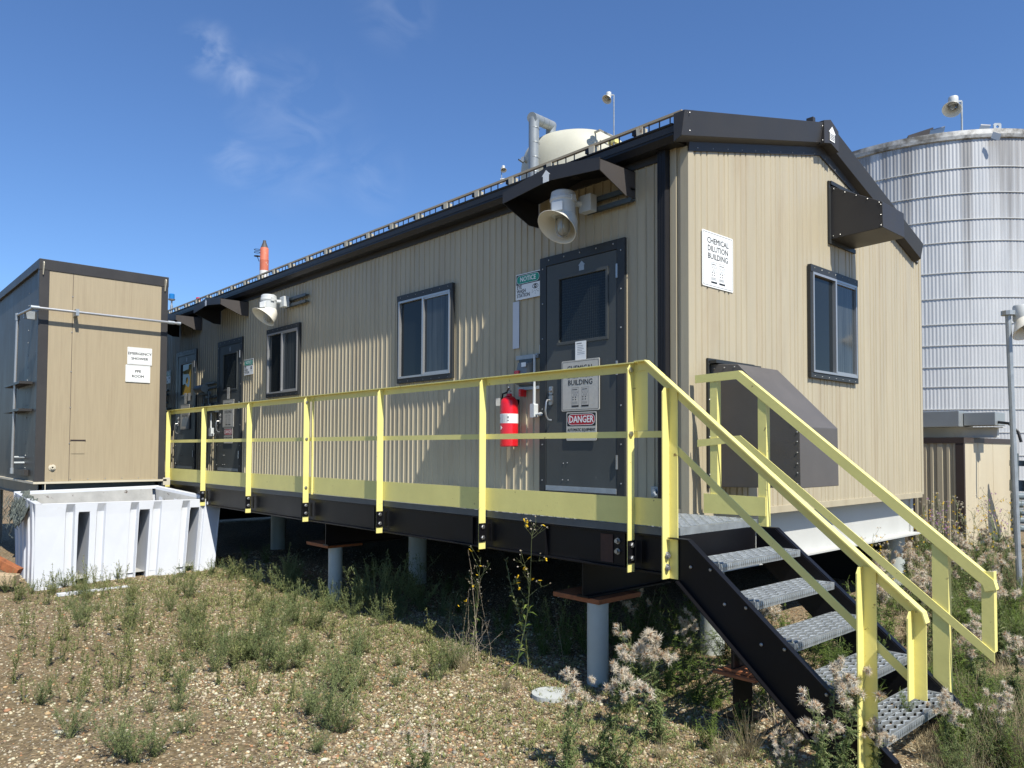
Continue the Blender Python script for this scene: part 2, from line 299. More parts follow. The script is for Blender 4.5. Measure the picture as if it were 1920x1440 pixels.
# ------------------------------------------------------------------ ground
def hsh(a, b): return math.sin(a*12.9898+b*78.233)*43758.5453 % 1
def gz(x, y):
    z = G + .018*math.sin(x*1.7+y*.9)+.014*math.sin(x*.6-y*2.3+1)+.01*math.sin(x*3.1+y*3.7)
    z += .10*math.exp(-((x+7.6)**2+(y+.3)**2)/1.2)          # gravel mound behind the white tub
    z += .05*math.exp(-((x+8.4)**2/1.5+(y+2.3)**2/2))
    return z
def grid(x0, x1, y0, y1, st):
    nx = int((x1-x0)/st); ny = int((y1-y0)/st); V = []; F = []
    for j in range(ny+1):
        for i in range(nx+1):
            x = x0+i*st; y = y0+j*st; V.append((x, y, gz(x, y)))
    for j in range(ny):
        for i in range(nx):
            a = j*(nx+1)+i; F.append((a, a+1, a+nx+2, a+nx+1))
    return V, F
def ground_mat():
    mt = bpy.data.materials.new('gravel_and_soil'); mt.use_nodes = True; n = mt.node_tree.nodes; l = mt.node_tree.links; b = n['Principled BSDF']
    b.inputs['Roughness'].default_value = .9; b.inputs['Specular IOR Level'].default_value = .2
    t = n.new('ShaderNodeTexCoord'); S = t.outputs['Object']
    vo = n.new('ShaderNodeTexVoronoi'); vo.inputs['Scale'].default_value = 75; l.new(S, vo.inputs['Vector'])
    vo2 = n.new('ShaderNodeTexVoronoi'); vo2.inputs['Scale'].default_value = 190; l.new(S, vo2.inputs['Vector'])
    sep = n.new('ShaderNodeSeparateColor'); l.new(vo.outputs['Color'], sep.inputs[0])
    cr = n.new('ShaderNodeValToRGB'); e = cr.color_ramp.elements; e[0].color = (0.076, 0.053, 0.032, 1); e[1].color = (0.535, 0.468, 0.314, 1)
    for p, c in ((.25, (0.143, 0.103, 0.061, 1)), (.5, (0.267, 0.200, 0.114, 1)), (.7, (0.214, 0.181, 0.135, 1)), (.85, (0.374, 0.287, 0.157, 1)), (.92, (0.294, 0.147, 0.065, 1))):
        q = e.new(p); q.color = c
    l.new(sep.outputs[0], cr.inputs[0])
    soil = n.new('ShaderNodeTexNoise'); soil.inputs['Scale'].default_value = 30; soil.inputs['Detail'].default_value = 8; l.new(S, soil.inputs[0])
    sc = n.new('ShaderNodeValToRGB'); sc.color_ramp.elements[0].color = (0.081, 0.060, 0.031, 1); sc.color_ramp.elements[1].color = (0.220, 0.167, 0.091, 1); sc.color_ramp.elements[0].position = .3; sc.color_ramp.elements[1].position = .7
    l.new(soil.outputs[0], sc.inputs[0])
    big = n.new('ShaderNodeTexNoise'); big.inputs['Scale'].default_value = .9; big.inputs['Detail'].default_value = 5; l.new(S, big.inputs[0])
    sx = n.new('ShaderNodeSeparateXYZ'); l.new(S, sx.inputs[0])
    mr = n.new('ShaderNodeMapRange'); mr.inputs[1].default_value = -4.4; mr.inputs[2].default_value = -2.2; mr.inputs[3].default_value = -.22; mr.inputs[4].default_value = .22; l.new(sx.outputs[1], mr.inputs[0])
    ad = n.new('ShaderNodeMath'); ad.operation = 'ADD'; l.new(big.outputs[0], ad.inputs[0]); l.new(mr.outputs[0], ad.inputs[1])
    sp2 = n.new('ShaderNodeMath'); sp2.operation = 'ADD'; l.new(ad.outputs[0], sp2.inputs[0])
    sm = n.new('ShaderNodeMath'); sm.operation = 'MULTIPLY'; sm.inputs[1].default_value = .5; l.new(sep.outputs[1], sm.inputs[0]); l.new(sm.outputs[0], sp2.inputs[1])
    mk = n.new('ShaderNodeMapRange'); mk.inputs[1].default_value = .68; mk.inputs[2].default_value = .80; l.new(sp2.outputs[0], mk.inputs[0])
    mx_ = n.new('ShaderNodeMixRGB'); l.new(mk.outputs[0], mx_.inputs[0]); l.new(sc.outputs[0], mx_.inputs[1]); l.new(cr.outputs[0], mx_.inputs[2])
    l.new(mx_.outputs[0], b.inputs['Base Color'])
    inv = n.new('ShaderNodeMath'); inv.operation = 'SUBTRACT'; inv.inputs[0].default_value = 1; l.new(vo.outputs['Distance'], inv.inputs[1])
    a2 = n.new('ShaderNodeMath'); a2.operation = 'MULTIPLY'; l.new(inv.outputs[0], a2.inputs[0]); l.new(mk.outputs[0], a2.inputs[1])
    a3 = n.new('ShaderNodeMath'); a3.operation = 'ADD'; l.new(a2.outputs[0], a3.inputs[0]); l.new(soil.outputs[0], a3.inputs[1])
    bp = n.new('ShaderNodeBump'); bp.inputs['Strength'].default_value = .8; bp.inputs['Distance'].default_value = .012; l.new(a3.outputs[0], bp.inputs['Height']); l.new(bp.outputs[0], b.inputs['Normal'])
    return mt
M['ground'] = ground_mat()
gm = MB(); V, F = grid(-12, 6, -6, 12, .15); gm.add(V, F)
# the rest of the sheet out to the horizon, joined round the detailed square
ed = [(-12,-6),(6,-6),(6,12),(-12,12)]; far = [(-1500,-1500),(1500,-1500),(1500,1500),(-1500,1500)]
gm.add([(x, y, G-.05) for x, y in ed]+[(x, y, G-.05) for x, y in far], [(0,1,5,4),(1,2,6,5),(2,3,7,6),(3,0,4,7),(0,3,2,1)])
g = gm.build('ground', M['ground']); tag(g, kind='structure', label='ground of gravel and dry brown soil')
for p in g.data.polygons: p.use_smooth = True

# pebbles: real stones scattered over the near ground
def pebbles():
    ph = (1+5**.5)/2
    iv = np.array([(-1,ph,0),(1,ph,0),(-1,-ph,0),(1,-ph,0),(0,-1,ph),(0,1,ph),(0,-1,-ph),(0,1,-ph),(ph,0,-1),(ph,0,1),(-ph,0,-1),(-ph,0,1)])/1.9
    it = np.array([(0,11,5),(0,5,1),(0,1,7),(0,7,10),(0,10,11),(1,5,9),(5,11,4),(11,10,2),(10,7,6),(7,1,8),(3,9,4),(3,4,2),(3,2,6),(3,6,8),(3,8,9),(4,9,5),(2,4,11),(6,2,10),(8,6,7),(9,8,1)])
    pts = []; n = 0
    while n < 62000:
        k = 40000; x = rng.uniform(-8.5, 3, k); y = rng.uniform(-5, 1.5, k)
        dist = np.hypot(x-3.45, y+5.)
        vx, vy = x-3.45, y+5.; ang = np.degrees(np.arctan2(vx, vy))
        dens = np.clip(3.8/np.maximum(dist, 1), 0, 1)**1.3*np.where(y < -3.1, .5, 1)*(1-.8*(y > .2))
        nse = .5+.5*np.sin(x*2.1+np.sin(y*3))*np.sin(y*1.7+1+np.cos(x*1.3))
        ok = (rng.random(k) < dens*(.45+.55*nse)) & (ang > -84) & (ang < -10) & (dist > 2.2)
        pts.append(np.stack([x[ok], y[ok]], 1)); n += ok.sum()
    P = np.concatenate(pts)[:62000]; n = len(P)
    r = np.exp(rng.normal(math.log(.0066), .42, n)).clip(.003, .024)
    S = np.stack([rng.uniform(.8, 1.3, n), rng.uniform(.7, 1.1, n), rng.uniform(.4, .75, n)], 1)*r[:, None]
    a = rng.uniform(0, 6.28, n); ca, sa = np.cos(a), np.sin(a)
    V = iv[None]*S[:, None]*rng.uniform(.8, 1.2, (n, 12, 1))
    X = V[..., 0]*ca[:, None]-V[..., 1]*sa[:, None]; Y = V[..., 0]*sa[:, None]+V[..., 1]*ca[:, None]; Z = V[..., 2]
    g0 = np.array([gz(x, y) for x, y in P])
    W = np.stack([X+P[:, 0, None], Y+P[:, 1, None], Z+(g0+S[:, 2]*.35)[:, None]], 2).reshape(-1, 3)
    T = (it[None]+(np.arange(n)*12)[:, None, None]).reshape(-1, 3)
    return mesh_np(W, T)
def mesh_np(W, T, name='m'):
    me = bpy.data.meshes.new(name); me.vertices.add(len(W)); me.vertices.foreach_set('co', np.asarray(W, dtype=np.float32).ravel())
    k = T.shape[1]; me.loops.add(T.size); me.loops.foreach_set('vertex_index', T.astype(np.int32).ravel())
    me.polygons.add(len(T)); me.polygons.foreach_set('loop_start', (np.arange(len(T))*k).astype(np.int32)); me.polygons.foreach_set('loop_total', np.full(len(T), k, dtype=np.int32))
    me.update(calc_edges=True); me.validate(); return me
M['pebble'] = mat('river_pebbles', (.4, .33, .25), .7, isl=[(0.194, 0.144, 0.089), (0.387, 0.299, 0.168), (0.097, 0.081, 0.060), (0.562, 0.500, 0.336), (0.290, 0.231, 0.152), (0.599, 0.558, 0.402), (0.163, 0.154, 0.128), (0.445, 0.337, 0.176), (0.329, 0.154, 0.072), (0.387, 0.347, 0.256), (0.638, 0.578, 0.385), (0.232, 0.163, 0.095)], spec=.3)
pm = pebbles(); pm.materials.append(M['pebble']); po = bpy.data.objects.new('gravel', pm); col.objects.link(po)
tag(po, 'loose tan, white and grey river pebbles strewn over the ground', 'gravel', kind='stuff')

# ------------------------------------------------------------------ main building
XL = -14.6; W = 4.87; AP = 2.22
bld = thing('portable_building', (0, 0, 0), 'long beige ribbed-metal portable building with dark trim, raised on piles', 'building')
eave = 2.93; apex = 3.46
def gtop(u): return 2.91+(apex-2.91)*u/AP if u < AP else 2.79+(apex-2.79)*(W-u)/(W-AP)
mb = MB(); ribbed(mb, Fr((XL, 0, 0), (1,0,0), (0,0,1), (0,-1,0)), 0, -XL-.06, lambda u: -.02, lambda u: 2.96, pitches=(.095, .085, .095, .105), dep=.010, sl=.005, rec=.007, raised=True)
ribbed(mb, Fr((XL, W, 0), (1,0,0), (0,0,1), (0,1,0)), 0, -XL, lambda u: -.02, lambda u: 2.96)
o = mb.build('long_wall', M['siding'], bld)
mb = MB(); ribbed(mb, Fr((0, 0, 0), (0,1,0), (0,0,1), (1,0,0)), .05, W-.05, lambda u: -.035, gtop, brk=(AP,), pitches=(.085, .085, .17, .085, .06, .11), dep=.009, sl=.007, rec=.011)
mb.build('gable_wall', M['siding'], bld); mb = MB(); ribbed(mb, Fr((XL, 0, 0), (0,1,0), (0,0,1), (-1,0,0)), .05, W-.05, lambda u: -.035, gtop, brk=(AP,))
mb.build('gable_wall', M['siding'], bld)
mb = MB()   # corner trims and base strip in siding colour
mb.box(-.06, .016, -.02, .05, -.03, 2.90); mb.box(-.16, -.10, -.020, .0, -.03, 2.93); mb.box(-.02, .016, W-.05, W+.014, -.03, 2.86)
mb.box(.0095, .021, .05, W-.05, -.065, -.002); mb.box(XL, 0, -.018, -.0145, -.05, .03)
mb.build('corner_trim', M['siding'], bld, bevel=.003)
# base beams
mb = MB()
mb.box(-.22, -.14, .06, W, -.49, -.068); mb.box(-.22, -.0, .06, W, -.505, -.49)
mb.box(-.21, -.12, W-.05, W+.04, -.49, -.07)
mb.build('end_beam', M['white_beam'], bld)
mb = MB(); mb.box(XL, -.23, .08, .13, -.49, -.07); mb.box(XL, -.23, .02, .2, -.505, -.492); mb.box(XL, -.23, W-.12, W-.07, -.49, -.07)
for k in range(10): mb.box(-1.4*k-.6, -1.4*k-.5, .14, W-.13, -.4, -.08)
mb.build('floor_beams', M['black'], bld)
mb = MB(); mb.box(XL, -.2, W-.06, W-.03, G, -.5); mb.box(XL, XL+.05, 0, W, G, -.5); mb.build('skirt', M['black'], bld)
mb = MB(); mb.box(XL, -.06, .05, W-.05, -.066, -.04); mb.build('floor', M['black'], bld)
# roof
rs = (3.67-3.06)/(AP+.2)
mb = MB()
for sgn in (0, 1):
    y0 = -.18 if not sgn else 4.66; z0 = 3.02 if not sgn else 2.95
    mb.add([(XL-.1, y0, z0), (.02, y0, z0), (.02, AP, 3.64), (XL-.1, AP, 3.64), (XL-.1, y0, z0-.05), (.02, y0, z0-.05), (.02, AP, 3.59), (XL-.1, AP, 3.59)],
           [(0,1,2,3), (7,6,5,4), (0,4,5,1), (1,5,6,2), (3,2,6,7), (0,3,7,4)])
mb.build('roof', M['trim'], bld)
mb = MB()   # gutter along the long eave: shaped profile
prof = [(0, 2.915), (-.14, 2.905), (-.175, 2.95), (-.175, 3.02), (-.19, 3.03), (-.19, 3.04), (-.165, 3.04), (-.165, 3.03), (-.0, 3.05)]
def extr(mb, prof, x0, x1):
    k = len(prof); V = [(x0, y, z) for y, z in prof]+[(x1, y, z) for y, z in prof]
    mb.add(V, [(i, (i+1) % k, k+(i+1) % k, k+i) for i in range(k)]+[tuple(range(k))[::-1], tuple(range(k, 2*k))])
extr(mb, prof, XL-.1, -.015); gut = mb.build('gutter', M['trim_gutter'], bld)
mb = MB(); extr(mb, [(0, 2.85), (-.022, 2.85), (-.022, 2.922), (0, 2.922)], XL, -.17); mb.build('eave_flashing', M['trim'], bld)
# gable fascia: two deep boards meeting at the apex, flashing under them
def fas(y0, z0, y1, z1, h, x0, x1, tilt=.03, lap=0):
    return ([(x1-tilt, y0, z0-h), (x1-tilt, y1, z1-h), (x1, y1, z1), (x1, y0, z0), (x0, y0, z0-h-.03), (x0, y1, z1-h-.03), (x0, y1, z1), (x0, y0, z0)],
            [(0,1,2,3), (4,7,6,5), (3,2,6,7), (0,4,5,1), (0,3,7,4), (1,5,6,2)])
mb = MB(); mb.add(*fas(-.22, 3.09, AP-.14, 3.68, .19, .02, .125)); mb.add(*fas(AP+.16, 3.665, 4.66, 2.975, .175, .02, .125)); 
fp = mb.build('gable_fascia', M['trim'], bld, bevel=.003)
cp = [(AP-.14, 3.475), (AP, 3.51), (AP+.17, 3.465), (AP+.17, 3.675), (AP, 3.745), (AP-.14, 3.70)]
mb = MB(); mb.prism([(y_, z_) for y_, z_ in cp], gable(0, 0, 0), .02, .133)
mb.box(-.02, .05, AP-.20, AP-.15, 3.68, 3.745)
ap = mb.build('apex_cap', M['trim'], bld, bevel=.003)
def house(mb, fr, s, n):
    flat(mb, fr, [(-.35*s,-.5*s),(.35*s,-.5*s),(.35*s,.05*s),(.5*s,.05*s),(0,.5*s),(-.5*s,.05*s),(-.35*s,.05*s)], n)
mb = MB(); house(mb, gable(AP+.02, 3.605, .135), .15, .003); he = mb.build('house_emblem', M['white'], ap)
mb = MB(); f5 = gable(AP+.02, 3.605, .135)
for k in range(4): mb.rect(f5, -.045, -.06+.016*k, .045, -.053+.016*k, .0035, .0045)
mb.build('emblem_print', M['grey_ink'], ap)
mb = MB()
for (y0, z0, y1, z1) in ((-.02, 2.895, AP, apex), (AP, apex, W-.1, 2.81)):
    mb.add([(.022, y0, z0-.04), (.022, y1, z1-.04), (.03, y1, z1+.05), (.03, y0, z0+.05), (.0095, y0, z0-.04), (.0095, y1, z1-.04), (.0095, y1, z1+.05), (.0095, y0, z0+.05)],
           [(0,1,2,3), (4,7,6,5), (3,2,6,7), (0,4,5,1), (0,3,7,4), (1,5,6,2)])
fl = mb.build('gable_flashing', M['trim'], bld)
mb = MB()
for k in range(22):
    y = .1+k*.222; z = gtop(y)-.025; mb.bolt((.022, y, z), (1,0,.05), .006, .005)
for y in (-.16, AP-.17): 
    for dz in (-.02, -.16): mb.bolt((.128, y, 3.09+(y+.2)*.25+dz), (1,0,0), .006, .005)
mb.build('flashing_screw', M['bolt'], fl)
# downspout
mb = MB(); mb.box(-.245, -.165, -.075, -.015, .0, 2.93)
for k in range(5): mb.box(-.238+k*.0155, -.231+k*.0155, -.079, -.0755, .0, 2.93)
mb.build('downspout', M['trim_gutter'], bld, bevel=.003)

# ---- windows
def window(fr, w_, h_, parent, name='window'):
    mb = MB(); t = .055
    mb.prism([(0,0),(w_,0),(w_,t),(0,t)], fr, .012, .045); mb.prism([(0,h_-t*1.3),(w_,h_-t*1.3),(w_,h_),(0,h_)], fr, .012, .05)
    mb.prism([(0,t),(t*.7,t),(t*.7,h_-t*1.3),(0,h_-t*1.3)], fr, .012, .045); mb.prism([(w_-t*.7,t),(w_,t),(w_,h_-t*1.3),(w_-t*.7,h_-t*1.3)], fr, .012, .045)
    o = mb.build(name, M['doorframe'], parent, bevel=.003)
    a, b, c, e = t*.7, w_-t*.7, t, h_-t*1.3; al = MB(); q = .022
    for (u0, v0, u1, v1, n1) in ((a, c, b, c+q, .055), (a, e-q, b, e, .055), (a, c+q, a+q, e-q, .055), (b-q, c+q, b, e-q, .055), (w_/2-.018, c+q, w_/2+.012, e-q, .058),
                                 (w_/2+.012, c+q, b-q, c+q+.018, .05), (w_/2+.012, e-q-.018, b-q, e-q, .05)):
        al.rect(fr, u0, v0, u1, v1, .013, n1)
    al.build('sash_frame', M['alu'], o)
    gl = MB(); gl.rect(fr, a+q, c+q, w_/2-.018, e-q, .012, .022); gl.build('pane', M['glass'], o)
    gl = MB(); gl.rect(fr, w_/2+.012, c+q+.018, b-q, e-q-.018, .012, .032); gl.build('pane', M['glass2'], o)
    sc = MB()
    for k in range(7): sc.bolt(fr(w_*(k+.5)/7, t*.35, .045), fr.N, .005, .004); sc.bolt(fr(w_*(k+.5)/7, h_-.03, .05), fr.N, .005, .004)
    sc.build('screw', M['bolt'], o)
    return o
window(front(-4.03, 1.256), 1.06, 1.03, bld); window(front(-7.57, 1.256), 1.06, 1.03, bld)
window(gable(1.95, 1.195), 1.05, 1.095, bld)

# ---- doors
def door(x, kind):
    f = front(x, .09); w_, h_ = 1.025, 2.205
    mb = MB(); t = .085
    mb.rect(f, 0, 0, t, h_, .012, .04); mb.rect(f, w_-t, 0, w_, h_, .012, .04); mb.rect(f, t, h_-t, w_-t, h_, .012, .04); mb.rect(f, t, 0, w_-t, .025, .012, .05)
    dr = mb.build('door', M['doorframe'], bld, bevel=.002)
    a, b = t+.006, w_-t-.006
    mb = MB(); wa, wb, wc, wd = .255, .815, 1.385, 1.965
    for (u0, v0, u1, v1) in ((a, .03, b, wc), (a, wd, b, h_-t-.006), (a, wc, wa, wd), (wb, wc, b, wd)): mb.rect(f, u0, v0, u1, v1, .013, .036)
    p = mb.build('door_panel', M['door'], dr)
    mb = MB(); q = .028
    for (u0, v0, u1, v1) in ((wa-q, wc-q, wb+q, wc), (wa-q, wd, wb+q, wd+q), (wa-q, wc, wa, wd), (wb, wc, wb+q, wd)): mb.rect(f, u0, v0, u1, v1, .034, .044)
    mb.build('window_bead', M['door'], dr, bevel=.002)
    mb = MB(); mb.rect(f, wa, wc, wb, wd, .012, .024); mb.build('window_pane', M['glass'], dr)
    if kind != 3:
        mb = MB()      # insect mesh behind the glass
        for k in range(24): mb.rect(f, wa+.02, wc+.012+k*.024, wb, wc+.0128+k*.024, .0242, .0248)
        for k in range(22): mb.rect(f, wa+.02+k*.025, wc, wa+.0208+k*.025, wd, .025, .0256)
        mb.build('wire_mesh', M['conduit'], dr)
    mb = MB(); mb.rect(f, a, .03, b, .075, .037, .045); mb.build('sweep_strip', M['galvdull'], dr)
    for z in (.30, 1.10, 1.93): mb = MB(); mb.tube([f(b+.008, z-.06, .043), f(b+.008, z+.06, .043)], .011, 8); mb.build('hinge', M['bolt'], dr)
    mb = MB()
    mb.prism(rrect(.045, .075, .012, .155, .95), f, .036, .048); mb.prism(rrect(.045, .09, .012, .155, .86), f, .036, .05)
    mb.tube([f(.15, .86, .05), f(.145, .86, .085), f(.145, .84, .095), f(.142, .76, .10), f(.142, .71, .09), f(.150, .68, .07), f(.165, .675, .045)], .009, 8)
    mb.lathe([(.018, 0), (.018, .008), (.008, .012), (.0001, .012)], f(.155, .95, .048), f.N, 12)
    mb.build('handle', M['bolt'], dr, smooth=True)
    mb = MB()
    for k in range(7):
        for u in (.04, w_-.04): mb.bolt(f(u, .12+k*.33, .04), f.N, .008, .006)
    for k in range(5): mb.bolt(f(.12+k*.195, h_-.035, .04), f.N, .008, .006)
    for u, v in ((.30, .13), (.37, .13), (.31, .28), (.36, .285)): mb.bolt(f(u, v, .036), f.N, .007, .006)
    mb.build('screw', M['bolt'], dr)
    mb = MB(); house(mb, front(x+.53, 2.14+.0, -.04+.003), .085, 0); mb.build('house_emblem', M['galvdull'], dr)
    if kind == 3:
        mb = MB(); flat(mb, f, [(.28,1.40),(.80,1.40),(.80,1.95),(.62,1.94),(.60,1.86),(.32,1.84),(.33,1.78),(.62,1.77),(.69,1.70),(.66,1.55),(.60,1.52),(.42,1.60),(.29,1.58)], .0245)
        flat(mb, f, [(.48,1.70),(.56,1.72),(.60,1.66),(.55,1.58),(.47,1.62)], .0247); mb.build('torn_paper', M['yellowpaper'], dr)
    return dr
door(-1.635, 1); door(-9.51, 2); door(-11.53, 3)

# ---- canopies
def canopy(x0, x1, p=.46):
    xc = (x0+x1)/2; zt = 2.84; mb = MB(); fr = Fr((0, -p, 0), (1,0,0), (0,0,1), (0,-1,0))
    mb.prism([(x0, zt-.10), (xc, zt-.04), (x1, zt-.10), (x1, zt), (xc, zt+.085), (x0, zt)], fr, -.004, .004)
    c = mb.build('door_canopy', M['trim'], bld)
    mb = MB()
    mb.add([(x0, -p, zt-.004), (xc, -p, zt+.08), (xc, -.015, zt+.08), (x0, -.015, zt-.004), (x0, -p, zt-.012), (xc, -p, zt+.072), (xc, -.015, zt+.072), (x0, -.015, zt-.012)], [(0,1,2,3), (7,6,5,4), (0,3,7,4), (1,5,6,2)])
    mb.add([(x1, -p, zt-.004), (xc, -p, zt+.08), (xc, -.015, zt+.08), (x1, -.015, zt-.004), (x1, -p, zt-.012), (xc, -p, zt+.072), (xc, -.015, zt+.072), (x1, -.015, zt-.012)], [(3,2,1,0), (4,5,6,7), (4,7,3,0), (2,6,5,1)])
    mb.build('canopy_roof', M['canopy_shade'], c)
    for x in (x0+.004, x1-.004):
        mb = MB(); fy = Fr((x, 0, 0), (0,-1,0), (0,0,1), (1,0,0)); mb.prism([(.012, zt-.235), (.13, zt-.235), (p, zt-.10), (p, zt-.005), (.012, zt-.005)], fy, -.004, .004); mb.build('side_panel', M['canopy'] if x > xc else M['trim_gutter'], c)  # left panel takes the darker gutter colour as painted-in shade
    mb = MB(); house(mb, front(xc-.02, zt+.005, -p-.005), .105, .003); mb.build('house_emblem', M['white'], c)
    return c
canopy(-1.69, -.52); canopy(-9.47, -8.33); canopy(-11.5, -10.34)

# ---- vent hoods on the gable
def hoodx(prof, y0, y1, nm, mt, rim=True):
    fr = Fr((.0, y0, 0), (1,0,0), (0,0,1), (0,-1,0)); k = len(prof)
    mb = MB(); mb.prism(prof, fr, -(y1-y0), 0); return mb
mb = hoodx([(.014, .20), (.78, .22), (.775, .67), (.27, 1.17), (.014, 1.19)], .27, .89, 'air_intake_hood', M['hood'])
h1 = mb.build('air_intake_hood', M['hood'], bld, bevel=.004)
mb = MB(); mb.box(.013, .03, .225, .935, 1.15, 1.235); mb.box(.03, .10, .235, .925, 1.192, 1.215); mb.box(.013, .03, .225, .262, .19, 1.15); h1f = mb.build('hood_flange', M['doorframe'], h1)
mb = MB()
for z in (.25, .33, .40, .48, .56, .63): mb.bolt((.755, .27, z), (0,-1,0), .007, .005)
for k in range(7): mb.bolt((.30+k*.07, .27, 1.11-k*.0695), (0,-1,0), .006, .005)
for x in (.06, .15, .24): mb.bolt((x, .27, 1.15), (0,-1,0), .007, .005)
for z in (.3, .6, .9, 1.19): mb.bolt((.03, .243, z), (1,0,0), .008, .006)
mb.build('screw', M['bolt'], h1)
mb = hoodx([(.014, 2.62), (.535, 2.635), (.53, 2.885), (.014, 3.17)], 2.43, 2.965, 'exhaust_hood', M['trim'])
h2 = mb.build('exhaust_hood', M['trim'], bld, bevel=.004)
mb = MB(); mb.box(.013, .03, 2.39, 3.0, 2.575, 2.618); mb.box(.013, .03, 2.39, 2.428, 2.62, 3.21); mb.box(.013, .045, 2.41, 2.98, 3.172, 3.21); mb.build('hood_flange', M['doorframe'], h2)
mb = MB()
for k in range(5):
    mb.bolt((.06+k*.11, 2.43, 3.125-k*.0605), (0,-1,0), .006, .005)
for z in (2.66, 2.76, 2.86): mb.bolt((.515, 2.43, z), (0,-1,0), .006, .005)
for x in (.05, .12): mb.bolt((x, 2.43, 2.65), (0,-1,0), .006, .005)
mb.build('screw', M['bolt'], h2)

# ---- cable ladder along the roof edge
tray = thing('cable_ladder', (0, 0, 3.06), 'narrow beige cable ladder on blocks along the roof edge of the long building', 'cable ladder')
mb = MB(); mb.box(-13.8, -.05, -.015, .015, 3.192, 3.212); mb.build('side_rail', M['beige_metal'], tray)
mb = MB(); x = -.17; k = 0
while x > -13.8:
    if (k % 5) != 4 and k < 124: mb.box(x-.004, x+.004, -.004, .004, 3.07, 3.192)
    x -= .106; k += 1
mb.build('rung', M['soot'], tray)
mb = MB(); mb2 = MB(); x = -.47
while x > -13.8:
    fr = Fr((0, 0, 0), (1,0,0), (0,0,1), (0,-1,0))
    mb.prism([(x-.02, 3.05), (x+.02, 3.05), (x+.034, 3.190), (x-.034, 3.190)], fr, -.05, .02); mb2.box(x-.085, x-.037, -.01, .03, 3.15, 3.190); x -= .535
mb.build('support_block', M['cream'], tray); mb2.build('clamp', M['trim_gutter'], tray)

# ------------------------------------------------------------------ piles
def pile(x, y, r, ztop, label, plate=None, stub=None, grp=None):
    t = thing('support_pile', (x, y, G), label, 'pile', grp)
    mb = MB(); mb.tube([(x, y, G-.1), (x, y, ztop)], r, 24); mb.build('pipe', M['grey_pipe'], t, smooth=True)
    if plate:
        px0, px1, py0, py1 = plate; mb = MB(); a = .55
        U = Vector((.94, -.34, 0)).normalized() if a else 0; 
        mb.box(px0, px1, py0, py1, ztop+.001, ztop+.036); mb.build('cap_plate', M['rust'], t, bevel=.003)
    if stub:
        sx, sy0, sy1 = stub; zt = -.31; mb = MB()
        mb.box(sx-.055, sx+.055, sy0, sy1, ztop+.037, ztop+.05); mb.box(sx-.006, sx+.006, sy0, sy1, ztop+.05, zt-.016); mb.box(sx-.075, sx+.075, sy0, sy1, zt-.016, zt-.004)
        mb.build('stub_beam', M['black'], t); mb = MB(); mb.box(sx-.05, sx+.10, sy0-.02, sy0+.1, zt-.004, zt+.004); mb.build('shim_plate', M['rust'], t)
    return t
pile(-.24, -.80, .078, -.615, 'slim grey steel pile with rusty cap plate nearest the stairs', (-.62, -.16, -.88, -.40), (-.30, -.90, .1))
pile(-4.20, -.72, .078, -.605, 'slim grey steel pile with orange-brown cap plate in the middle of the walkway', (-4.62, -4.12, -.86, -.42), (-4.10, -.90, .1))
pile(-4.52, .62, .115, -.51, 'thick grey pile in shadow under the building, right of the middle walkway pile')
pile(-8.50, .62, .115, -.51, 'thick grey pile in shadow under the building, left of the middle walkway pile')
pile(-.12, .5, .10, -.31, 'grey pile in deep shade behind the top of the stairs')
pile(-.30, 4.75, .13, -.51, 'white-lit grey pile under the far right corner of the building')
pile(-8.3, -.72, .078, -.605, 'slim grey pile in shade at the far end of the walkway')
# pad under the stair stringer
t = thing('stair_support', (1.02, -.93, G), 'small rusty bracket and stub beam propping the stair stringer', 'support')
mb = MB(); mb.box(.88, 1.16, -1.04, -.80, -.835, -.82); mb.box(.93, 1.13, -1.0, -.84, -.815, -.80); mb.build('rusty_plate', M['rust'], t)
mb = MB(); mb.box(.99, 1.003, -1.0, -.8, -1.08, -.836); mb.box(.92, 1.09, -1.0, -.8, -1.095, -1.08); mb.box(.98, .993, -1.0, -.8, -.80, -.60); mb.build('stub_beam', M['black'], t)
t = MB(); t.tube([(-.30, -1.22, gz(-.3,-1.22)-.02), (-.30, -1.22, gz(-.3,-1.22)+.025)], .135, 28); o = t.build('concrete_disc', M['concrete'], origin=(-.3, -1.22, G)); tag(o, 'flat round pale concrete disc lying on the gravel by the front pile', 'disc')

# ------------------------------------------------------------------ walkway
YF = -1.05
wk = thing('walkway', (-4.2, -.5, 0), 'raised steel walkway with black edge beam and grey grating in front of the doors', 'walkway')
mb = MB(); mb.box(-9.0, .60, -1.015, -1.005, -.285, -.06); mb.box(-9.0, .60, -1.045, -.95, -.30, -.286); mb.box(-9.0, .60, -1.045, -.95, -.062, -.05)
for x in (-8.9, -7.4, -5.9, -4.4, -2.9, -1.4, -.55, .2): mb.box(x, x+.01, -1.04, -1.005, -.285, -.062)
mb.box(.585, .598, -1.055, -.046, -.29, -.052); mb.box(-9, .58, -.06, -.05, -.29, -.06)
for k in range(12): mb.box(-8.6+k*.78, -8.56+k*.78, -1.0, -.06, -.2, -.052)
mb.build('edge_beam', M['black'], wk, bevel=.002)
mb = MB(); mb.box(-.02, .09, -1.022, -1.016, -.27, -.08); mb.build('splice_plate', mat('dull_rust', (.055, .026, .018), .7, noise=.3, nscale=20), wk)
mb = MB()
for x in (.12, .155):
    pass
for x in (.13,):
    for z in (-.12, -.19): mb.lathe([(.022, 0), (.022, .006), (.014, .006), (.014, .024), (.0001, .024)], (x, -1.016, z), (0,-1,0), 8)
mb.build('splice_bolt', M['bolt'], wk)
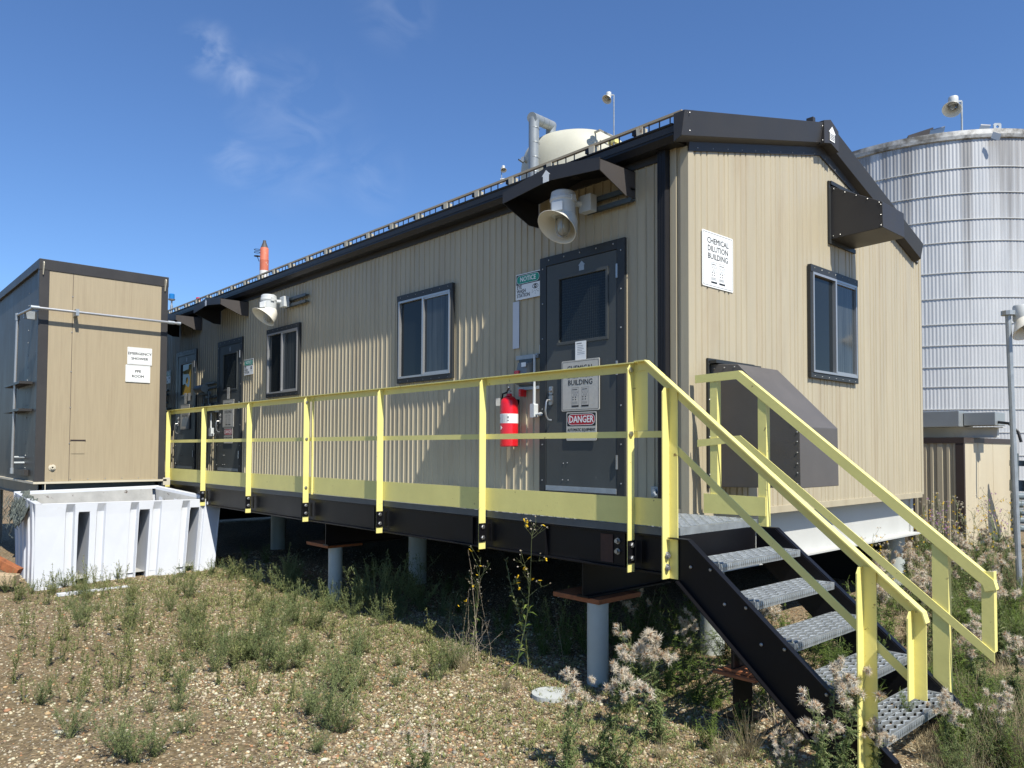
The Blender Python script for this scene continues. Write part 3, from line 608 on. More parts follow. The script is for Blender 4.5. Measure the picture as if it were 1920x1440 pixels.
# grating: nosing channels plus diamond openings
def grating(mb, x0, x1, y0, y1, z, along='y', step=.043, zz=.05, h=.012):
    """zig-zag struts form diamond openings between long strands"""
    n = int(round((x1-x0)/step)); st = (x1-x0)/n; ny = int((y1-y0)/zz)
    sy = (y1-y0)/ny
    for i in range(n):
        xa = x0+i*st; pts = []
        for j in range(ny+1): pts.append((xa+(st*.5 if (j+i) % 2 else 0)+st*.25, y0+j*sy))
        for j in range(ny):
            (ax, ay), (bx, by) = pts[j], pts[j+1]; wd = .0035; hz = h*(.6 if j % 2 else 1)
            mb.add([(ax-wd, ay, z-.02), (bx-wd, by, z-.02), (bx-wd, by, z), (ax-wd, ay, z+.004), (ax+wd, ay, z-.02), (bx+wd, by, z-.02), (bx+wd, by, z+.004), (ax+wd, ay, z)],
                   [(0,1,2,3), (5,4,7,6), (3,2,6,7), (0,4,5,1)])
    for i in range(1, n):
        if i % 3 == 0: mb.box(x0+i*st-.003, x0+i*st+.003, y0, y1, z-.025, z-.004)
M['edgegalv'] = mat('dark_galvanised_edge', (.10, .11, .112), .5, .3, noise=.2, nscale=9)
mb = MB(); mb.box(-9.0, .598, -1.048, -1.03, -.048, .0); mb.build('edge_channel', M['edgegalv'], wk)
mb = MB(); mb.box(-9.0, -1.5, -1.03, -.03, -.03, -.006); mb.box(.575, .60, -1.03, -.03, -.048, 0)
mb.box(-1.5, .575, -.04, -.03, -.04, 0); mb.box(-1.5, .575, -1.03, -.05, -.040, -.034)
grating(mb, -1.5, .575, -1.03, -.04, 0.0)
mb.build('deck_grating', M['galv'], wk)

# ---- guard rails and handrails
def angle_rail(mb, pts, y, out, hv=.062, fw=.052, t=.007):
    """angle iron along pts=(x,z): vertical leg in plane y, top flange towards out (+1/-1 along y), mitred at the bends"""
    nr = []
    for (xa, za), (xb, zb) in zip(pts[:-1], pts[1:]):
        l_ = math.hypot(xb-xa, zb-za); nr.append((-(zb-za)/l_, (xb-xa)/l_))
    U = []
    for i in range(len(pts)):
        if i == 0: U.append(nr[0])
        elif i == len(pts)-1: U.append(nr[-1])
        else:
            ux, uz = nr[i-1][0]+nr[i][0], nr[i-1][1]+nr[i][1]; l_ = math.hypot(ux, uz); c_ = (ux*nr[i][0]+uz*nr[i][1])/l_; U.append((ux/l_/c_, uz/l_/c_))
    sec = [(0, 0), (-hv, 0), (-hv, t), (-t, t), (-t, fw), (0, fw)]
    V = []; k = len(sec)
    for (x, z), (ux, uz) in zip(pts, U):
        for h_, o_ in sec: V.append((x+ux*h_, y+out*o_, z+uz*h_))
    F = [(i*k+j, i*k+(j+1) % k, (i+1)*k+(j+1) % k, (i+1)*k+j) for i in range(len(pts)-1) for j in range(k)]
    F += [tuple(range(k))[::-1], tuple((len(pts)-1)*k+j for j in range(k))]
    mb.add(V, F)
def post(mb, x, y, z0, z1, out, legx=0.0, legy=.066, t=.007, xdir=1, cut=.03):
    fr = Fr((x, y, 0), (0,out,0), (0,0,1), (1,0,0)); mb.prism([(0, z0), (legy, z0), (legy, z1-cut), (legy-cut*.8, z1), (0, z1)], fr, -t/2, t/2)
    if legx: mb.box(min(x+xdir*t/2, x+xdir*legx), max(x+xdir*t/2, x+xdir*legx), min(y, y+out*t), max(y, y+out*t), z0, z1)
gr = thing('guard_rail', (-4.2, YF, 0), 'long yellow steel guard rail with toe board along the front of the walkway', 'guard rail')
kx, kz = .43, 1.075; ex, ez = 2.085, -.275
def railz(x): return kz+(x-kx)*(ez-kz)/(ex-kx)
mb = MB(); angle_rail(mb, [(-8.84, 1.07), (.34, 1.07)], YF, -1); mb.build('top_rail', M['yellow'], gr)
mb = MB(); mb.box(-8.84, .46, YF-.007, YF, .575, .617); mb.build('mid_rail', M['yellow'], gr)
mb = MB(); mb.box(-8.84, .592, YF-.006, YF+.002, .008, .185); mb.build('toe_board', M['yellow'], gr)
for i, x in enumerate((.30, -1.21, -2.72, -4.20, -5.70, -7.21, -8.66)):
    mb = MB(); post(mb, x, YF-.008, -.30, 1.055, -1, legx=.0)
    if i == 3: post(mb, x+.10, YF-.008, .0, 1.055, -1, legx=0, legy=.02)
    p = mb.build('post', M['yellow'], gr)
    mb = MB(); mb.box(x+.004, x+.011, YF-.078, YF-.012, -.243, -.095); mb.box(x+.011, x+.06, YF+.003, YF+.010, -.243, -.095); mb.build('clip', M['black'], p)
    mb = MB()
    for z in (-.125, -.21): mb.lathe([(.019, 0), (.019, .008), (.013, .012), (.0001, .012)], (x+.011, YF-.042, z), (1,0,0), 6)
    if i == 3:
        for z in (1.0, .60, .07): mb.lathe([(.017, 0), (.017, .008), (.0001, .011)], (x+.004, YF-.042, z), (1,0,0), 6)
    if i == 0:
        for z in (1.02, .60): mb.lathe([(.019, 0), (.019, .012), (.0001, .014)], (x+.004, YF-.048, z), (1,0,0), 6)
    mb.build('bolt', M['bolt'], p)
mb = MB(); mb.box(.306, .415, YF-.012, YF-.0075, .62, 1.055); mb.build('end_plate', M['yellow'], gr)

st = thing('staircase', (1.4, -.53, G), 'black steel staircase with grey grip-tread steps down from the walkway', 'stairs')
sl = -.815
def stringer(y, out):
    fr = Fr((0, y, 0), (1,0,0), (0,0,1), (0,-1,0)); mb = MB()
    top = [(.605, -.055), (.75, -.055), (1.95, -.055+1.2*sl), (2.03, G-.02)]; bot = [(1.71, G-.02), (.66, -.315), (.605, -.29)]
    mb.prism(top+bot, fr, -.004, .004)
    fl_ = .05
    def fln(a, b):
        A = Vector((a[0], y, a[1])); B = Vector((b[0], y, b[1])); O = Vector((0, out*fl_, 0)); D = (B-A).normalized(); U = Vector((-D.z, 0, D.x))*.006; o4 = Vector((0, out*.004, 0))
        V = [A+o4, B+o4, B+O, A+O, A+o4+U, B+o4+U, B+O+U, A+O+U]; mb.add(V, [(0,3,2,1), (4,5,6,7), (0,1,5,4), (2,3,7,6), (1,2,6,5), (3,0,4,7)])
    fln(top[0], top[1]); fln(top[1], top[2]); fln(bot[1], bot[0])
    return mb.build('stringer', M['black'], st)
s1 = stringer(-1.06, -1); s2 = stringer(-.05, 1)
TX = [.945, 1.18, 1.415, 1.65, 1.885, 2.10]
for i, x in enumerate(TX):
    z = -.182-.19*i
    if i == 5: continue
    mb = MB(); mb.box(x-.008, x, -1.045, -.085, z-.042, z); mb.box(x-.25, x-.242, -1.045, -.085, z-.042, z)
    mb.box(x-.242, x-.008, -1.052, -1.046, z-.045, z); mb.box(x-.242, x-.008, -.084, -.056, z-.045, z)
    grating(mb, x-.242, x-.008, -1.045, -.085, z, step=.039, zz=.045)
    # knurled nosing
    k = 0; y = -1.04
    while y < -.11:
        mb.add([(x+.0005, y, z-.038), (x+.004, y+.01, z-.038+.017), (x+.0005, y+.02, z-.004), (x+.0005, y+.008, z-.004), (x+.004, y-.002+.0, z-.02)], [(0,1,2,3,4)]); y += .024
    tr = mb.build('tread', M['galv'], st)
mb = MB()
for i, x in enumerate(TX[:5]):
    z = -.21-.19*i
    for dx in (-.20, -.06):
        mb.lathe([(.010, 0), (.010, .006), (.006, .009), (.0001, .009)], (x+dx, -1.064, z-.01), (0,-1,0), 8); mb.lathe([(.013, 0), (.013, .006), (.0001, .010)], (x+dx, -.046, z-.01), (0,1,0), 8)
mb.build('stringer_bolt', M['bolt'], st)

hr = thing('stair_handrail', (1.3, YF-.02, 0), 'near yellow stair handrail, the one bolted to the front guard rail', 'handrail', )
mb = MB(); angle_rail(mb, [(.345, 1.075), (kx, kz), (ex, ez), (ex+.015, ez-.05)], YF-.012, -1); mb.build('top_rail', M['yellow'], hr)
mb = MB(); a = [(.60, .565), (ex-.03, .565+(ex-.03-.60)*sl)]
mb.prism([(a[0][0], a[0][1]), (a[1][0], a[1][1]), (a[1][0], a[1][1]-.055), (a[0][0], a[0][1]-.055)], Fr((0, YF-.012, 0), (1,0,0), (0,0,1), (0,-1,0)), 0, .007); mb.build('mid_rail', M['yellow'], hr)
mb = MB(); mb.box(.34, .592, YF-.018, YF-.0125, .575, .617); mb.build('link_bar', M['yellow'], hr)
for (x, z0, lx, zt) in ((.592, -.305, .066, railz(.60)-.05), (1.788, G+.05, .068, railz(1.80)-.05), (2.028, -.70, .06, railz(2.04)-.04)):
    mb = MB(); post(mb, x, YF-.020 if x < 1 else YF-.022, z0, zt, -1, legx=lx, legy=.075); p = mb.build('post', M['yellow'], hr)
    if x < 1:
        b_ = MB()
        for z in (-.16, -.235): b_.lathe([(.024, 0), (.024, .004), (.018, .004), (.018, .018), (.010, .018), (.010, .03), (.0001, .03)], (x+.004, YF-.055, z), (1,-.5,0), 8)
        b_.build('bolt', M['bolt'], p)
hf = thing('stair_handrail', (1.3, -.02, 0), 'far yellow stair handrail beside the gable wall, ending in a short hanging post', 'handrail')
yf = -.02
mb = MB(); angle_rail(mb, [(.07, 1.075), (.45, 1.085), (2.085, -.245), (2.10, -.30)], yf, 1); mb.build('top_rail', M['yellow'], hf)
fr = Fr((0, yf+.007, 0), (1,0,0), (0,0,1), (0,-1,0))
mb = MB(); mb.prism([(.09, .575), (.46, .605), (2.085, -.66), (2.085, -.72), (.44, .555), (.09, .52)], fr, 0, .007); mb.build('mid_rail', M['yellow'], hf)
mb = MB(); mb.prism([(.145, .015), (.66, .025), (.66, .16), (.145, .165)], fr, 0, .007); mb.build('toe_board', M['yellow'], hf)
for (x0, x1, z0, z1) in ((.20, .262, .16, 1.03), (.60, .665, -.05, .90), (1.755, 1.845, -.98, railz(1.80)-.03), (2.02, 2.085, -.66, -.20)):
    mb = MB(); mb.box(x0, x1, yf+.008, yf+.015, z0, z1); mb.box(x1-.007, x1, yf+.015, yf+.06, z0, z1); mb.build('post', M['yellow'], hf)
# ------------------------------------------------------------------ wall lamps
def wall_lamp(x, z, label, rx0, rx1, y=-.30, face=(0, -1)):
    """z = top of the housing; struts run along the wall from rx0 to rx1"""
    t = thing('wall_lamp', (x, 0, z-.2), label, 'lamp', None)
    mb = MB(); mb.lathe([(.0001, z), (.085, z), (.105, z-.012), (.112, z-.06), (.117, z-.065), (.117, z-.085), (.110, z-.09), (.106, z-.21), (.095, z-.22), (.0001, z-.22)], (x, y, 0), (0,0,1), 28)
    mb.box(x+.085, x+.125, y-.02, y+.03, z-.10, z-.05)
    mb.build('housing', M['lampwhite'], t, smooth=True)
    mb = MB(); mb.prism(rrect(.10, .075, .005), Fr((x+.035, y-.1095, z-.155), (.95,.30,0), (0,0,1), (.3,-.95,0)), -.01, .004); mb.build('rating_plate', M['white'], t)
    # skewed reflector
    T = Vector((0, face[1]*math.sin(R(38)), -math.cos(R(38)))); mb = MB(); n = 32; V = []; F = []
    prof = [(.100, 0, 0), (.112, .03, 0), (.135, .08, .35), (.160, .14, .75), (.178, .185, 1.0), (.183, .19, 1.0)]
    S = Vector((1, 0, 0))
    for r_, h_, k_ in prof:
        ax = (Vector((0, 0, -1))*(1-k_)+T*k_).normalized(); c = Vector((x, y, z-.19))+Vector((0, 0, -1))*h_*.72+Vector((0, face[1], 0))*h_*.42*k_
        B = ax.cross(S).normalized()
        for j in range(n): V.append(c+(S*math.cos(2*math.pi*j/n)+B*math.sin(2*math.pi*j/n))*r_)
    for i in range(len(prof)-1):
        for j in range(n): F.append((i*n+j, i*n+(j+1) % n, (i+1)*n+(j+1) % n, (i+1)*n+j))
    mb.add(V, F); sh = mb.build('reflector', M['shade'], t, smooth=True)
    so_ = sh.modifiers.new('solid', 'SOLIDIFY'); so_.thickness = .004
    mb = MB(); c = (x, y, z-.2); mb.lathe([(.05, 0), (.055, -.04), (.055, -.13), (.045, -.165), (.02, -.185), (.0001, -.187)], c, (0,0,1), 20); mb.build('glass_globe', M['lampglass'], t, smooth=True)
    mb = MB()
    for j in range(5):
        a = j*2*math.pi/5+.3; cx, cy = math.cos(a), math.sin(a)
        mb.tube([(x+cx*.065, y+cy*.065, z-.22), (x+cx*.065, y+cy*.065, z-.34), (x+cx*.045, y+cy*.045, z-.385), (x, y, z-.40)], .004, 6)
    mb.lathe([(.07, 0), (.07, -.02), (.062, -.02), (.062, 0)], (x, y, z-.22), (0,0,1), 20); mb.build('bulb_guard', M['bolt'], t)
    mb = MB(); mb.box(x+.05, x+.19, -.16, -.075, z-.17, z-.02); mb.tube([(x, y, z-.09), (x+.08, -.13, z-.09)], .03, 10); mb.build('junction_box', M['lampwhite'], t, bevel=.006)
    mb = MB()
    for zz in (z-.055, z-.145): mb.box(rx0, rx1, -.068, -.014, zz-.008, zz+.008); mb.box(rx0, rx1, -.072, -.066, zz-.020, zz+.020); mb.tube([(rx0, -.05, zz-.018), (rx1, -.05, zz-.018)], .006, 6)
    mb.build('strut_rail', M['conduit'], t)
    return t
wall_lamp(-1.08, 2.735, 'large white bell-shaped lamp hanging under the nearest door canopy', -1.02, -.52)
wall_lamp(-6.95, 2.70, 'large white bell-shaped lamp on the wall above the far window', -6.92, -6.28)

# ------------------------------------------------------------------ fire extinguisher, strobes, boxes
t = thing('fire_extinguisher', (-1.965, -.13, .52), 'red fire extinguisher hanging on the wall left of the nearest door', 'extinguisher')
x, y = -1.965, -.125
mb = MB(); mb.lathe([(.0001, .52), (.080, .52), (.088, .53), (.088, .93), (.080, .965), (.055, .995), (.028, 1.01), (.025, 1.03), (.0001, 1.03)], (x, y, 0), (0,0,1), 28); mb.build('cylinder', M['red'], t, smooth=True)
mb = MB(); mb.lathe([(.0888, .745), (.0888, .835)], (x, y, 0), (0,0,1), 28); lb = mb.build('paper_label', M['white'], t, smooth=True)
mb = MB()
for a0, zz, w_, h_ in [(-1.2, .79, .10, .02), (-1.35, .765, .08, .012), (-.95, .79, .07, .022)]+[(-.45+.0, .825-.009*k, .38, .003) for k in range(9)]+[(.25, .80, .1, .02), (.25, .77, .1, .012)]:
    V = []
    for s_ in range(5):
        a = a0-1.2+w_*s_/2; V.append((x+.0893*math.cos(a), y+.0893*math.sin(a), zz-h_/2)); V.append((x+.0893*math.cos(a), y+.0893*math.sin(a), zz+h_/2))
    mb.add(V, [(2*k, 2*k+2, 2*k+3, 2*k+1) for k in range(4)])
mb.build('label_print', M['grey_ink'], lb)
mb = MB(); mb.lathe([(.02, 1.03), (.02, 1.06), (.012, 1.065), (.0001, 1.065)], (x, y, 0), (0,0,1), 12); mb.bar((x-.02, y-.01, 1.05), (x+.075, y-.07, 1.085), .02, .008); mb.bar((x-.01, y-.01, 1.045), (x+.09, y-.06, 1.035), .02, .006); mb.build('valve_handle', M['bolt'], t)
mb = MB(); mb.tube([(x, y-.02, 1.045), (x-.06, y-.03, 1.03), (x-.098, y-.01, .96), (x-.10, y, .80), (x-.098, y, .62)], .009, 8); mb.build('hose', M['ink'], t, smooth=True)
mb = MB(); mb.prism(rrect(.05, .075, .008), Fr((x-.06, y-.09, .95), (.9,.3,0), (0,0,1), (.3,-.9,0)), 0, .002); mb.build('inspection_tag', M['aged_white'], t)
mb = MB(); mb.prism([(0,-.02),(.022,0),(0,.02)], Fr((x-.02, y-.0885, .70), (1,0,0), (0,0,1), (0,-1,0)), 0, .002); mb.build('arrow_sticker', M['white'], t)
mb = MB(); mb.box(x-.02, x+.02, y+.086, -.014, .93, .98); mb.build('wall_bracket', M['black'], t)
mb = MB(); mb.box(-1.86, -1.835, -.10, -.02, 1.00, 1.07); o = mb.build('red_pull_tag', M['red'], origin=(-1.85, -.06, 1.0)); tag(o, 'small red tag on the wall beside the fire extinguisher handle', 'tag')

def pull_station(x, z, label):
    t = thing('alarm_call_point', (x, 0, z), label, 'call point', None)
    mb = MB(); mb.box(x-.20, x+.10, -.045, -.014, z+.16, z+.20); mb.box(x-.17, x+.12, -.045, -.014, z-.135, z-.105); mb.build('strut_rail', M['galvdull'], t)
    mb = MB(); mb.box(x-.15, x+.03, -.05, -.015, z-.10, z+.16); mb.build('back_plate', M['conduit'], t)
    fr = Fr((x-.15, -.05, z), (1,0,0), (0,0,1), (0,-1,0)); mb = MB()
    V = [(0,-.09,0),(.20,-.09,0),(.20,.13,0),(0,.13,0),(.02,-.07,.08),(.17,-.07,.08),(.19,.11,.06),(.05,.12,.06)]; mb.add([fr(*v) for v in V], [(0,1,5,4),(1,2,6,5),(2,3,7,6),(3,0,4,7),(4,5,6,7)])
    mb.build('clear_cover', M['clearplastic'], t)
    mb = MB(); mb.box(x-.125, x-.065, -.135, -.12, z-.03, z+.045); mb.build('red_button', M['red'], t)
    mb = MB(); mb.box(x-.02, x+.04, -.14, -.135, z+.075, z+.115); mb.build('small_label', M['white'], t)
    mb = MB(); mb.tube([(x+.075, -.06, z-.12), (x+.075, -.06, z-.29)], .014, 10); mb.tube([(x+.075, -.06, z+.19), (x+.075, -.06, z-.12)], .012, 8)
    mb.prism(rrect(.055, .13, .012), Fr((x+.075, -.035, z-.34), (1,0,0), (0,0,1), (0,-1,0)), 0, .055); mb.tube([(x+.10, -.06, z-.375), (x+.155, -.06, z-.375)], .012, 8); mb.lathe([(.018,0),(.018,.02),(.0001,.02)], (x+.15, -.06, z-.375), (1,0,0), 8)
    mb.build('conduit', M['lampwhite'], t)
pull_station(-1.76, 1.20, 'small clear-covered alarm call point with red button left of the nearest door')
t = MB(); t.box(-.33, -.25, -.05, -.022, .12, .20); t.tube([(-.29, -.05, .16), (-.27, -.09, .15), (-.24, -.10, .13)], .010, 8); t.lathe([(.022,0),(.022,.02),(.0001,.02)], (-.29,-.05,.16), (0,-1,0), 8)
o = t.build('outdoor_faucet', M['galvdull'], origin=(-.29, -.04, .12)); tag(o, 'small metal wall tap low on the wall by the building corner', 'tap')

def motor_light(x, z, label):
    t = thing('conduit_assembly', (x, 0, z), label, 'conduit box', None)
    mb = MB(); mb.tube([(x-.35, -.17, z+.30), (x+.0, -.17, z+.30)], .065, 14); mb.tube([(x-.39, -.17, z+.30), (x-.35, -.17, z+.30)], .05, 12); mb.box(x-.33, x-.03, -.16, -.05, z+.2, z+.26); mb.build('alarm_horn', M['bluegrey'], t, smooth=True)
    mb = MB()
    for k in (-.02, .14, .30, .38): mb.box(x-.3, x+.14, -.05, -.014, z+k, z+k+.035)
    mb.box(x-.35, x+.3, -.10, -.014, z-.12, z+.05); mb.build('strut_rail', M['conduit'], t, bevel=.004)
    mb = MB(); mb.tube([(x-.22, -.1, z+.22), (x-.22, -.1, z-.75)], .018, 8); mb.tube([(x+.05, -.12, z+.25), (x+.05, -.12, z-.10)], .018, 8); mb.box(x-.27, x-.16, -.13, -.05, z-.78, z-.55); mb.build('conduit', M['conduit'], t)
    mb = MB(); mb.box(x+.03, x+.10, -.105, -.102, z-.02, z+.03); mb.build('small_label', M['white'], t)
    mb = MB(); mb.tube([(x+.08, -.08, z+.0), (x+.08, -.08, z-.38)], .013, 8); mb.box(x+.03, x+.13, -.10, -.05, z-.52, z-.38); mb.tube([(x+.13, -.08, z-.48), (x+.20, -.08, z-.48)], .014, 8); mb.build('switch_box', M['lampwhite'], t)
motor_light(-9.72, 1.22, 'grey alarm horn and conduit boxes on the wall between the two far doors')
motor_light(-12.15, 1.22, 'grey alarm horn and conduit boxes at the shaded far end of the wall')

# ------------------------------------------------------------------ signs
def table_marks(mb, mg, f, cu, cv, w_, h_, n):
    for (a, b, c, e) in ((-.5,-.5,.5,-.485),(-.5,.485,.5,.5),(-.5,-.5,-.48,.5),(.48,-.5,.5,.5),(-.5,.30,.5,.31),(-.5,.06,.5,.07)): flat(mg, f, [(cu+a*w_, cv+b*h_), (cu+c*w_, cv+b*h_), (cu+c*w_, cv+e*h_), (cu+a*w_, cv+e*h_)], n)
    flat(mb, f, [(cu-.42*w_, cv+.38*h_), (cu+.3*w_, cv+.38*h_), (cu+.3*w_, cv+.41*h_), (cu-.42*w_, cv+.41*h_)], n)
    flat(mb, f, [(cu-.5*w_, cv-.5*h_), (cu+.5*w_, cv-.5*h_), (cu+.5*w_, cv-.42*h_), (cu-.5*w_, cv-.42*h_)], n+.0004)
    for a, b in ((-.3,.23),(0,.23),(.3,.23),(-.15,.13),(.15,.13)): ring_mb(mg, f, ell(cu+a*w_, cv+b*h_, .085*w_, .035*h_, 10), ell(cu+a*w_, cv+b*h_, .05*w_, .02*h_, 10), n)
    for a, b in ((-.3,-.0),(.05,-.0),(-.3,-.12),(.05,-.12)): flat(mb, f, ell(cu+a*w_, cv+b*h_, .08*w_, .03*h_, 10), n)
    for k in range(4): flat(mg, f, [(cu-.45*w_, cv-(.24+.035*k)*h_), (cu+.3*w_, cv-(.24+.035*k)*h_), (cu+.3*w_, cv-(.228+.035*k)*h_), (cu-.45*w_, cv-(.228+.035*k)*h_)], n)
def building_sign(fr, w_, h_, label, plate='white', torn=False):
    o0 = fr(w_/2, h_/2); t = thing('building_sign', tuple(fr(0,0)), label, 'sign', None)
    mb = MB(); mb.prism(rrect(w_, h_, .012, w_/2, h_/2), fr, 0, .005); mb.build('plate', M[plate], t)
    mb = MB(); mg = MB(); n = .0058
    ring_mb(mb, fr, rrect(w_-.022, h_-.022, .012, w_/2, h_/2), rrect(w_-.028, h_-.028, .011, w_/2, h_/2), n)
    if not torn: text_mb(mb, 'CHEMICAL', .066, fr, w_/2, h_*.835, n, 0)
    text_mb(mb, 'DILUTION', .066, fr, w_/2, h_*.695, n, 0); text_mb(mb, 'BUILDING', .066, fr, w_/2, h_*.555, n, 0)
    if not torn:
        table_marks(mb, mg, fr, w_*.37, h_*.27, w_*.19, h_*.38, n); table_marks(mb, mg, fr, w_*.63, h_*.27, w_*.19, h_*.38, n)
    mb.build('lettering', M['ink'], t)
    if mg.v: mg.build('fine_print', M['grey_ink'], t)
    if torn:
        mb = MB(); flat(mb, fr, [(.06,.06),(.38,.05),(.40,.20),(.34,.26),(.30,.19),(.20,.24),(.10,.18)], n); mb.build('peeled_patch', M['galvdull'], t)
    return t
building_sign(gable(.17, 1.82, .011), .455, .455, 'bright white square building name sign on the sunlit gable wall')
building_sign(front(-1.335, .84, -.046), .455, .455, 'weathered square building name sign on the nearest door', 'aged_white')
building_sign(front(-9.21, .84, -.046), .455, .455, 'square building name sign on the middle door', 'aged_white')
building_sign(front(-11.23, .84, -.046), .455, .455, 'peeling building name sign on the farthest door', 'aged_white', True)
def danger_sign(fr, label):
    w_, h_ = .36, .255; t = thing('danger_sign', tuple(fr(0,0)), label, 'sign', None)
    mb = MB(); mb.prism(rrect(w_, h_, .012, w_/2, h_/2), fr, 0, .004); mb.build('plate', M['aged_white'], t)
    mb = MB(); flat(mb, fr, rrect(w_-.02, .115, .01, w_/2, h_-.068), .0045); text_mb(mb, 'AUTOMATIC EQUIPMENT', .037, fr, w_/2, .095, .0045, .02, sx=.78); text_mb(mb, 'MAY START', .037, fr, w_/2, .052, .0045, .02, sx=.78); mb.build('lettering', M['ink'], t)
    mb = MB(); flat(mb, fr, rrect(w_-.034, .098, .045, w_/2, h_-.068, 8), .005); mb.build('red_panel', M['redink'], t)
    mb = MB(); ring_mb(mb, fr, rrect(w_-.034, .098, .045, w_/2, h_-.068, 8), rrect(w_-.042, .090, .043, w_/2, h_-.068, 8), .0054); text_mb(mb, 'DANGER', .085, fr, w_/2, h_-.068, .0055, .018, sx=.85); mb.build('heading', M['white'], t)
danger_sign(front(-1.275, .575, -.046), 'red and white DANGER sign low on the nearest door')
danger_sign(front(-9.15, .575, -.046), 'red and white DANGER sign low on the middle door')
def notice_sign(fr, label):
    w_, h_ = .345, .25; t = thing('eye_wash_sign', tuple(fr(0,0)), label, 'sign', None)
    mb = MB(); mb.prism(rrect(w_, h_, .01, w_/2, h_/2), fr, 0, .003); mb.build('plate', M['white'], t)
    mb = MB(); flat(mb, fr, rrect(w_-.016, .098, .006, w_/2, h_-.057), .0035)
    for k, s_ in enumerate(('EYE', 'WASH', 'STATION')): text_mb(mb, s_, .052, fr, .016, .121-.042*k, .0035, .015, 'LEFT', sx=.85)
    ring_mb(mb, fr, ell(.275, .105, .042, .024), ell(.275, .105, .036, .018), .0036); flat(mb, fr, ell(.275, .105, .018, .018), .0036)
    for a, b in ((.235,.07),(.245,.055),(.232,.05),(.262,.065),(.275,.055),(.275,.035),(.29,.065),(.305,.055),(.318,.05),(.315,.07)): flat(mb, fr, ell(a, b, .003, .005, 6), .0036)
    mb.build('lettering', M['ink'], t)
    mb = MB(); flat(mb, fr, rrect(w_-.034, .078, .036, w_/2, h_-.057, 8), .004); mb.build('green_panel', M['green'], t)
    mb = MB(); ring_mb(mb, fr, rrect(w_-.03, .082, .038, w_/2, h_-.057, 8), rrect(w_-.037, .075, .035, w_/2, h_-.057, 8), .0044); flat(mb, fr, ell(.275, .105, .007, .007, 10), .0044); text_mb(mb, 'NOTICE', .064, fr, w_/2, h_-.057, .0046, .02, sx=.95); mb.build('heading', M['white'], t)
notice_sign(front(-1.99, 1.95, -.019), 'green and white NOTICE eye wash sign left of the nearest door')
notice_sign(front(-8.44, 1.66, -.019), 'green and white NOTICE eye wash sign right of the middle door')
notice_sign(front(-12.25, 1.75, -.019), 'eye wash sign in shade at the far end, half hidden by the left box')
def paper(fr, w_, h_, name, label, cat, lines=6, mt='white'):
    t = thing(name, tuple(fr(0,0)), label, cat); mb = MB(); mb.prism(rrect(w_, h_, .004, w_/2, h_/2), fr, 0, .0015); mb.build('sheet', M[mt], t)
    if lines:
        mb = MB()
        for k in range(lines): flat(mb, fr, [(w_*.2, h_*(.75-.09*k)), (w_*(.6+.3*hsh(k, w_)), h_*(.75-.09*k)), (w_*(.6+.3*hsh(k, w_)), h_*(.77-.09*k)), (w_*.2, h_*(.77-.09*k))], .002)
        flat(mb, fr, [(w_*.12, h_*.86), (w_*.6, h_*.86), (w_*.6, h_*.91), (w_*.12, h_*.91)], .002); mb.build('print', M['grey_ink'], t)
paper(front(-1.17, 1.295, -.0465), .13, .165, 'paper_notice', 'small white paper notice taped under the window of the nearest door', 'notice')
paper(front(-1.66, 1.40, -.017), .085, .085, 'paper_note', 'tiny white sticker on the wall just left of the nearest door', 'sticker', 3)
paper(front(-2.035, 1.48, -.017), .092, .46, 'blank_strip', 'tall blank pale-blue strip on the wall under the nearest eye wash sign', 'strip', 0, 'poly')
paper(front(-9.05, 1.31, -.0465), .11, .19, 'paper_notice', 'small paper notice above the sign on the middle door', 'notice', 4, 'aged_white')
paper(front(-11.05, 1.31, -.0465), .11, .2, 'paper_notice', 'left one of two paper notices on the farthest door', 'notice', 4, 'aged_white')
paper(front(-10.88, 1.36, -.0465), .13, .14, 'paper_notice', 'right one of two paper notices on the farthest door', 'notice', 2, 'aged_white')
def small_sign(fr, lines, label):
    w_, h_ = .335, .25; t = thing('wall_sign', tuple(fr(0,0)), label, 'sign'); mb = MB(); mb.prism(rrect(w_, h_, .008, w_/2, h_/2), fr, 0, .005); mb.build('plate', M['white'], t)
    mb = MB(); ring_mb(mb, fr, rrect(w_-.02, h_-.02, .01, w_/2, h_/2), rrect(w_-.025, h_-.025, .009, w_/2, h_/2), .0056)
    text_mb(mb, lines[0], .056, fr, w_/2, .158, .0062, .018); text_mb(mb, lines[1], .056, fr, w_/2, .085, .0062, .018); mb.build('lettering', M['ink'], t)
PX = -8.5
small_sign(gable(-1.735, 1.715, PX+.008), ('EMERGENCY', 'SHOWER'), 'white EMERGENCY SHOWER sign on the brown box at left')
small_sign(gable(-1.755, 1.455, PX+.008), ('PPE', 'ROOM'), 'white PPE ROOM sign just below the shower sign')

# ------------------------------------------------------------------ left box room
bx = thing('box_room', (PX-2.5, -2.05, 0), 'tall brown box-shaped metal cabin with dark edge trim at the left', 'cabin')
y0, y1, zb, zt = -2.85, -1.19, .03, 3.07; xe = PX-5.5
mb = MB(); mb.box(PX-.02, PX, y0+.05, y1-.05, zb, zt-.05)
mb.build('end_wall', M['siding_ppe'], bx)
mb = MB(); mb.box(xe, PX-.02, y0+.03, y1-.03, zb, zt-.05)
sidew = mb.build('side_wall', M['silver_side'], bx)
mb = MB(); q = .006
mb.box(PX-.10, PX+q, y0-q, y0+.115, zb, zt-.15); mb.box(PX-.10, PX+q, y1-.09, y1+q, zb, zt-.15); mb.box(PX-.05, PX+q+.004, y0-q-.004, y1+q+.004, zt-.15, zt); mb.box(xe-.01, PX-.05, y0-q-.004, y0+.05, zt-.12, zt); mb.box(xe-.01, PX-.05, y1-.05, y1+.01, zt-.12, zt)
